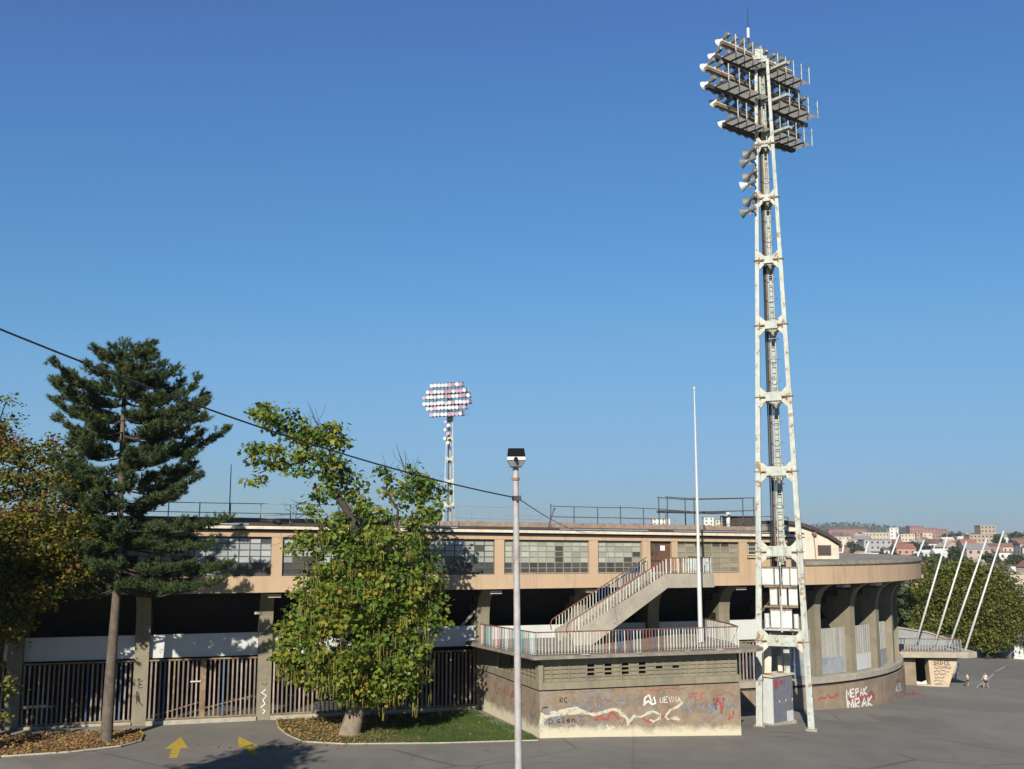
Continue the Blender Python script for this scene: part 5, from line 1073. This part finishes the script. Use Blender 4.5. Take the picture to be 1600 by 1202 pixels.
limbs('limb', [(twist((-22.6, 46.9, 8), (-22.2, 46.6, 12.4), 5, .12), .18, .05), (twist((-22.8, 46.9, 6), (-20, 46.2, 9), 5, .12), .13, .04), (twist((-22.7, 46.9, 7), (-19.6, 46.3, 11), 5, .12), .12, .03), (twist((-22.9, 47, 5), (-25.4, 46.4, 9), 5, .12), .13, .04), (twist((-22.8, 46.9, 6.5), (-20.6, 47, 13), 5, .1), .09, .02), (twist((-22.9, 47, 5), (-20.3, 46, 7.2), 5, .1), .1, .03)], M_barkd, mp)
tp = empty('grey_tree', (-25.5, 48.3, 0), 'taller sparse grey green treetop at the left edge above the yellowing tree', 'tree')
P, Wt = blob_points([(-24.5, 48, 14.75, 1.0, 1.0, .45), (-23.8, 48, 15.3, .5, .42, .45), (-23.7, 48, 14.2, .7, .5, .5), (-24.6, 48, 13.2, 1.1, .9, .6), (-26, 48, 13, 1.5, 1.5, .7), (-25.5, 48, 16, .8, .8, .4)], 50, .2, 10)
leaf_mesh('crown', P, .17, M_green, .3, .8, .35 + Wt + rng.normal(0, .1, len(P)), parent=tp)
limbs('trunk', [([(-25.5, 48.3, -.1), (-25.4, 48.2, 6), (-25.2, 48.1, 12)], .24, .1), (twist((-25.2, 48.1, 11), (-23.9, 48, 15.2), 5, .08), .08, .02), (twist((-25.2, 48.1, 12), (-25.3, 48, 16), 5, .08), .08, .02), (twist((-25.2, 48.1, 11), (-23.5, 48, 14), 5, .08), .06, .02)], M_barkd, tp)
sh = empty('shrub', (-21.6, 44.2, 0), 'small yellow green shrub at the left edge on the leaf covered bed', 'shrub')
P, Wt = blob_points([(-21.25, 44, 2.66, .6, .6, .5), (-21.4, 44, 1.37, .5, .55, .5), (-22.2, 44, 1.9, .6, 1.2, .7)], 50, .2, 10)
leaf_mesh('foliage', P, .2, M_green, .3, .9, .75 + Wt + rng.normal(0, .1, len(P)), parent=sh)
limbs('stem', [(twist((-21.7, 44.2, 0), (-21.5, 44, 2.6), 5, .06), .05, .02), (twist((-21.8, 44.2, 0), (-22.2, 44, 2.8), 5, .06), .05, .02), (twist((-21.6, 44.1, .3), (-21.3, 44, 1.5), 4, .05), .03, .01)], M_barkd, sh, 5)
# trees outside the frame whose shade falls into it
def tree(loc, label, blobs, trunk_r, ht, m, size=.3, dens_=30, name='broadleaf_tree', grp=None, bias=.45, limbz=None):
    r = empty(name, loc, label, 'tree', grp); P, Wt = blob_points(blobs, dens_, .35, 12)
    leaf_mesh('crown', P, size, m, .3, .85, bias + Wt + rng.normal(0, .12, len(P)), parent=r)
    x, y, z = loc; segs = [([(x, y, z - .1), (x + .05, y, z + ht * .35), (x, y, z + ht * .75)], trunk_r, trunk_r * .45)]
    for b in blobs[::2]: segs.append((twist((x, y, z + ht * (limbz or .35)), b[:3], 4, .15), trunk_r * .35, .03))
    limbs('trunk', segs, M_barkd, r, 9); return r
tree((-15.2, 20.9, 0), 'tall tree standing just outside the left of the view, shading the drive', [(-15.0, 21.2, 12.4, 2.0, 2.2, 1.3), (-15.2, 20.6, 13.8, 1.7, 1.5, 1.3), (-14.6, 22, 11.2, 1.5, 1.4, 1.3), (-16.1, 21, 11.4, 1.7, 1.6, 1.3), (-14.9, 20.2, 10, 1.8, 1.3, 1.3), (-16, 20.8, 8.6, 1.5, 1.2, 1.2)], .3, 13, M_green)
tree((-25.2, 38.2, 0), 'wide unseen tree added left of the view to shade the fence', [(-22.3, 37.9, 10.6, 1.25, 2.0, 1.7), (-23.3, 38.2, 10.5, 1.6, 2.0, 1.5), (-25.6, 38.6, 10.2, 2.2, 2.2, 1.4), (-24.3, 38.2, 8.2, 1.8, 1.6, 1.4), (-25, 38.4, 12.4, 1.8, 1.4, 1.3), (-27, 38, 8.5, 2, 1.8, 1.2)], .35, 12, M_maple)  # unseen tree, added to darken the fence and the maple's lower leaves
BIG = [(42.93,105,4.4,2.95,2.2,1),(46.52,105,4.5,3.61,1.7,1),(48.96,105,3.23,2.62,2.62,1),(41.4,104,2.03,2.27,2.47,1),(44.15,103,2.1,3.86,2.9,1),(48,104,.78,2.93,2.6,1),(42.74,103,-.37,3.54,1.61,.9),(46.38,103.5,-1.03,3.56,1.42,.9),(51.22,106,.94,1.66,2.65,.9),(45.96,105,5.4,1.97,.9,.9),(49.32,105,-.86,1.97,1.31,.8)]
tree((48.6, 106.5, -3.4), 'big round dense green tree beyond the lot behind the leaning masts', BIG, .3, 8, M_green, .25, 62, 'broadleaf_tree', None, .55)
# leaves under the trees, grass on the lawn
def scatter(poly, n):
    xs_, ys_ = [p[0] for p in poly], [p[1] for p in poly]; out = []
    while len(out) < n:
        x, y = random.uniform(min(xs_), max(xs_)), random.uniform(min(ys_), max(ys_)); c_ = False; j = len(poly) - 1
        for i in range(len(poly)):
            if (poly[i][1] > y) != (poly[j][1] > y) and x < (poly[j][0] - poly[i][0]) * (y - poly[i][1]) / (poly[j][1] - poly[i][1]) + poly[i][0]: c_ = not c_
            j = i
        if c_: out.append((x, y))
    return out
lp = [(x, y, gz(x, y) + .09 + random.uniform(0, .05)) for x, y in scatter(bed_edge + [(-20, 48.3), (-26, 46.6), (-34, 44.3)], 6500)]
lawnpoly = lawn_edge + [so_(17.2, 7.5), so_(16.2, .6), so_(11, .6)]
lp += [(x, y, gz(x, y) + .1) for x, y in scatter(lawnpoly, 9000) if random.random() < .75 * max(.04, min(1, (-4.5 - x) / 3.5))]
lp += [(x, y, gz(x, y) + .012) for x, y in ((random.gauss(-9.5, 2), 45.9 - abs(random.gauss(0, .35))) for _ in range(160)) if x < -6]
tag(leaf_mesh('leaf_litter', lp, .12, M_litter, .0, .8), kind='stuff')
gp = np.array([(x, y, gz(x, y) + .05) for x, y in scatter(lawnpoly, 60000) if random.random() < (.2 + .8 * smooth01((x + 8) / 5)) * (.35 + .65 * smooth01(.5 + 1.2 * math.sin(x * 1.3 + 2 * math.sin(y * .9)) * math.sin(y * 1.7 + x * .5)))]); n_ = len(gp); az = rng.uniform(0, 6.28, n_); sdv = np.stack([np.cos(az), np.sin(az), np.zeros(n_)], 1) * .012
tipv = np.stack([rng.normal(0, .03, n_), rng.normal(0, .03, n_), rng.uniform(.05, .15, n_)], 1)
tag(mesh_np('grass', np.stack([gp - sdv, gp + sdv, gp + tipv], 1).reshape(-1, 3).astype(np.float32), 3, M_grass, np.clip(rng.uniform(0, 1, n_) * .55 + .45 * (gp[:, 0] < -6) + .25 * np.sin(gp[:, 0] * 1.1 + gp[:, 1] * .7), 0, 1)), kind='stuff')

# ------------------------------------------------------------------ the town beyond
WALL = {k_: mat('town_' + k_, c, .9, .08, .12) for k_, c in dict(white=(.66, .65, .62), cream=(.58, .50, .38), pink=(.46, .36, .31), grey=(.36, .37, .37), red=(.33, .18, .15), orange=(.46, .27, .19), tan=(.40, .32, .24), brown=(.26, .17, .12), beige=(.50, .44, .33)).items()}
ROOF = {k_: mat('townroof_' + k_, c, .9, .12, .2) for k_, c in dict(red=(.27, .13, .10), brown=(.16, .11, .09), grey=(.24, .24, .24), white=(.64, .64, .64), tan=(.40, .34, .27), dark=(.08, .075, .07)).items()}
M_townwin = mat('town_window', (.06, .065, .075), .3, .1, 1)
def house(X, Y, wd, dp, z0, h, wall, roof, label, group=None, rz=0.0, rise=.28, win=True, name='house'):
    r = empty(name, (X, Y, z0), label, 'house' if name == 'house' else 'building', group, rz); M = Matrix.Rotation(rz, 3, 'Z'); C0 = Vector((X, Y, z0))
    def L(mb): mb.v = [tuple(M @ (Vector(p)) + C0) for p in mb.v]; return mb
    def bl(mb, nm, m): me = mb.mesh(nm, m); o_ = bpy.data.objects.new(nm, me); COL.objects.link(o_); o_.parent = r; return o_
    mb = MB(); mb.box((0, 0, h / 2 - 1.5), (wd, dp, h + 3)); bl(mb, 'wall', WALL[wall])
    if rise: 
        hr_ = wd * rise * .5 if rz == 0 or True else 0; mb = MB(); e = .35
        mb.prism([(-wd / 2 - e, -dp / 2 - e, h + .003), (-wd / 2 - e, dp / 2 + e, h + .003), (-wd / 2 - e, 0, h + dp * rise)], (wd + 2 * e, 0, 0)); bl(mb, 'roof', ROOF[roof])
        mb = MB(); mb.box((wd * .2, dp * .15, h + dp * rise * .85), (.6, .6, 1.2)); bl(mb, 'chimney', WALL['brown'])
    else:
        mb = MB(); mb.box((0, 0, h + .2), (wd + .5, dp + .5, .4)); bl(mb, 'roof', ROOF[roof])
    if win:
        fl = max(1, int(h / 3.1)); nc_ = max(2, int(wd / 3.2)); wm = MB()
        for i in range(nc_):
            for j in range(fl): wm.box((-wd / 2 + wd * (i + .5) / nc_, -dp / 2 - .02, (j + .55) * h / fl), (1.3, .08, 1.35))
        for j in range(fl):
            for i in (-1, 1): wm.box((-wd / 2 - .02, i * dp * .22, (j + .55) * h / fl), (.08, 1.2, 1.35))
        o_ = bl(wm, 'window', M_townwin); o_['kind'] = 'stuff'
    return r
TOWN = [(447.85,1150,15.6,17.75,-.55,'red','brown',0,'tall brick red apartment block on the skyline, the widest of its cluster'),(463.4,1150,15.6,15.6,.86,'red','brown',0,'brick red apartment block touching the tallest red one on the right'),(488.2,1180,12.4,14.4,.64,'brown','brown',0,'brown apartment block ending the red cluster on the skyline'),(404.5,1100,9.5,16,3.9,'white','grey',0,'white tower block left of the red apartment cluster'),(366.98,1050,27.2,10.55,1.56,'beige','tan',0,'long beige apartment row left of the white tower block'),(399.38,1050,14.3,9.27,1.56,'cream','grey',0,'cream apartment block under the red cluster'),(410.1,1045,5.8,9.9,.28,'orange','grey',0,'narrow orange block between two cream blocks'),(415.6,1040,9.6,9.9,1.63,'cream','white',0,'cream block with white roof right of the narrow orange one'),
(411.5,900,12.8,16.4,3.18,'tan','tan',0,'tall tan tower rising behind its wider tan base'),(398.4,885,19.6,8.7,-1.5,'tan','tan',0,'wide tan base block in front of the tall tan tower'),(434.3,1000,13,6.8,1.9,'white','white',0,'small white block between the red cluster and the tan tower'),(245,700,18.6,5.3,-5.3,'grey','grey',0,'grey flat roofed hall behind the deck and far masts'),(451.8,1400,50,15.4,-.9,'red','red',0,'long terracotta row under the wooded hill'),(377.7,900,10,5.4,.4,'pink','white',.2,'pink house with white roof below the red cluster'),(226,600,11.1,2.2,-2.6,'orange','red',.25,'terracotta house among trees just above the deck'),(231.4,560,8.6,.3,-3,'white','white',.3,'larger white roofed shed above the big green tree'),(228.6,572,6.3,.2,-3.2,'white','white',.25,'middle white roofed shed above the deck end'),(231.5,592,4.4,-1,-3.2,'grey','white',.3,'smallest bluish white shed left of the white roofed sheds'),(211.5,470,8.7,-2.4,-6.3,'pink','tan',.2,'pinkish house behind the third and fourth leaning masts'),(245.9,520,6.7,.2,-4.2,'white','red',0,'white block over a red ground floor right of the tallest leaning mast'),(204.3,420,5.2,-4,-6.2,'white','white',.35,'white gable house near the right edge'),(169,350,8.6,-3.8,-7.5,'beige','tan',0,'long beige flat building at the right edge beside the big tree'),(145.5,300,5.5,-5.5,-9.3,'grey','grey',0,'grey block low at the right edge beside the big tree'),(296.5,640,7.9,2.9,-3.3,'brown','brown',.2,'brown house under the tan tower'),(231.7,640,6.7,.6,-2.6,'white','brown',.25,'white house with brown roof behind the deck'),(286.5,900,16.7,7,1.5,'cream','grey',0,'pale block just right of the cream roof block'),(335,700,13,1.5,-2.8,'cream','red',.22,'cream house with red roof right of the tallest leaning mast'),
(129.2,900,15,23,11.4,'white','grey',0,'first white tower block seen through the black roof railing'),(170.7,900,8.9,23.6,11.4,'white','grey',0,'second white tower block seen behind the roof platform'),(184.2,920,8,21.7,11.5,'cream','grey',0,'third pale tower block seen behind the roof platform'),(193.6,900,14.5,21.9,10.3,'white','grey',0,'fourth white tower block left of the big tower'),(206,960,7.1,25.7,11.6,'white','grey',0,'tallest thin white block left of the big tower')]
for X, Y, wd, zt, zb, wl, rf, rise, lb in TOWN:
    z0 = min(zb, terr(X, Y) + .2) - (1 if rise else 0); house(X, Y, wd, max(6, min(12, wd)) * (1 if rise else 1), z0, zt - z0 - (6 * rise if rise else .4), wl, rf, lb, None, 0.0, rise, name='house' if rise else 'apartment_block')
taken = [(t_[0], t_[1], t_[2]) for t_ in TOWN]
nH = 0
while nH < 150:
    Y = 240 * math.exp(random.uniform(0, 1.75)); X = Y * random.uniform(.30, .56); wd = random.uniform(7, 13)
    if any(abs(X - a_) < (wd + c_) * .55 and abs(Y - b_) < 16 for a_, b_, c_ in taken): continue
    # keep the listed houses clear of ones standing right in front of them
    if any(b_ > Y and abs(X / Y - a_ / b_) < (c_ / b_ + wd / Y) * .42 and b_ - Y < 260 for a_, b_, c_ in taken[:27]): continue
    taken.append((X, Y, wd)); wl = random.choice(['white', 'cream', 'cream', 'pink', 'white', 'beige', 'grey']); rf = random.choice(['red', 'red', 'brown', 'brown', 'tan', 'grey', 'white'])
    h = random.choice([3.2, 4.5, 6.0, 6.2]); side = ('left of the leaning masts' if X / Y < .385 else 'behind the leaning masts' if X / Y < .47 else 'right of the leaning masts'); dist = 'near foot of' if Y < 480 else 'middle of' if Y < 850 else 'far end of'
    house(X, Y, wd, random.uniform(7, 10), terr(X, Y), h, wl, rf, f'{wl} {"two storey" if h > 5 else "low"} house with {rf} roof, {dist} town {side}', f'{wl} {rf}-roofed houses, {dist} town {side}' , random.choice([0, RAD(20), RAD(-25), RAD(70), RAD(100)]), random.uniform(.25, .4), win=Y < 900); nH += 1
# town trees: five crowns shared by many trees
tm = []
for k_ in range(5):
    bl_ = [(random.gauss(0, 1.1), random.gauss(0, 1.0), random.uniform(2.2, 4.6), random.uniform(1.0, 1.7), random.uniform(.9, 1.5), 1) for _ in range(6)]
    P, Wt = blob_points(bl_, 9, .45, 6); o_ = leaf_mesh('crown', P, .75, M_farleaf, .2, .9, .5 + Wt + rng.normal(0, .1, len(P))); mb = MB(); mb.tube((0, 0, -1.5), (0, 0, 3), .22, .12, 6); tm.append((o_.data, mb.mesh('trunk', M_barkd))); bpy.data.objects.remove(o_)
nT = 0
while nT < 260:
    Y = 135 * math.exp(random.uniform(0, 2.2)); X = Y * random.uniform(.29, .58)
    if any(abs(X - a_) < c_ * .6 + 2 and abs(Y - b_) < 9 for a_, b_, c_ in taken): continue
    if Y < 300 and random.random() < .6: continue
    s_ = random.uniform(.75, 1.5) * (1 + .25 * (Y > 600)); side = 'left of the leaning masts' if X / Y < .385 else 'behind the leaning masts' if X / Y < .47 else 'right of the leaning masts'
    top = 9 + Y * (-.030 if Y < 500 else -.008)
    if any(b_ > Y and abs(X / Y - a_ / b_) < c_ / b_ * .6 and terr(X, Y) + 6 * s_ > 9 + (terr(a_, b_) + 2.5 - 9) / b_ * Y for a_, b_, c_ in taken[:27]): continue
    hz = random.uniform(.85, 1.2); band = 'just past the lot' if Y < 220 else 'near foot of the town' if Y < 420 else 'middle of the town' if Y < 800 else 'far end of the town'; kd = ('tall ' if hz > 1.03 else 'low ') + ('broad' if s_ > 1.15 else 'small')
    r = empty('town_tree', (X, Y, terr(X, Y)), f'{kd} green tree, {band}, {side}', 'tree', f'{kd} town trees, {band}, {side}', random.uniform(0, 6)); r.scale = (s_, s_, s_ * hz)
    cm, tk = random.choice(tm)
    for nm, me in (('crown', cm), ('trunk', tk)): o_ = bpy.data.objects.new(nm, me); COL.objects.link(o_); o_.parent = r
    nT += 1
# woods on the far hills: one mass
wp = []
for _ in range(70000):
    Y = random.uniform(1150, 3600); X = Y * random.uniform(-.75, .75); wp.append((X, Y, terr(X, Y) + random.uniform(-1, 3)))
tag(leaf_mesh('distant_woods', wp, 7, M_farleaf, .0, 1.0), kind='stuff')

# ------------------------------------------------------------------ thin air over the town
mb = MB(); mb.hexa([(-7600, -600, -14), (7600, -600, -14), (7600, 8000, -14), (-7600, 8000, -14), (-7600, -600, 75), (7600, -600, 75), (7600, 8000, 75), (-7600, 8000, 75)])
hm_ = bpy.data.materials.new('haze_air'); hm_.use_nodes = True; hn = hm_.node_tree.nodes; hn.remove(hn['Principled BSDF']); pv = hn.new('ShaderNodeVolumePrincipled'); pv.inputs['Color'].default_value = (.80, .86, .95, 1); pv.inputs['Density'].default_value = .00012; pv.inputs['Anisotropy'].default_value = .2
hm_.node_tree.links.new(pv.outputs[0], hn['Material Output'].inputs['Volume'])
tag(mb.build('haze', hm_), kind='stuff')
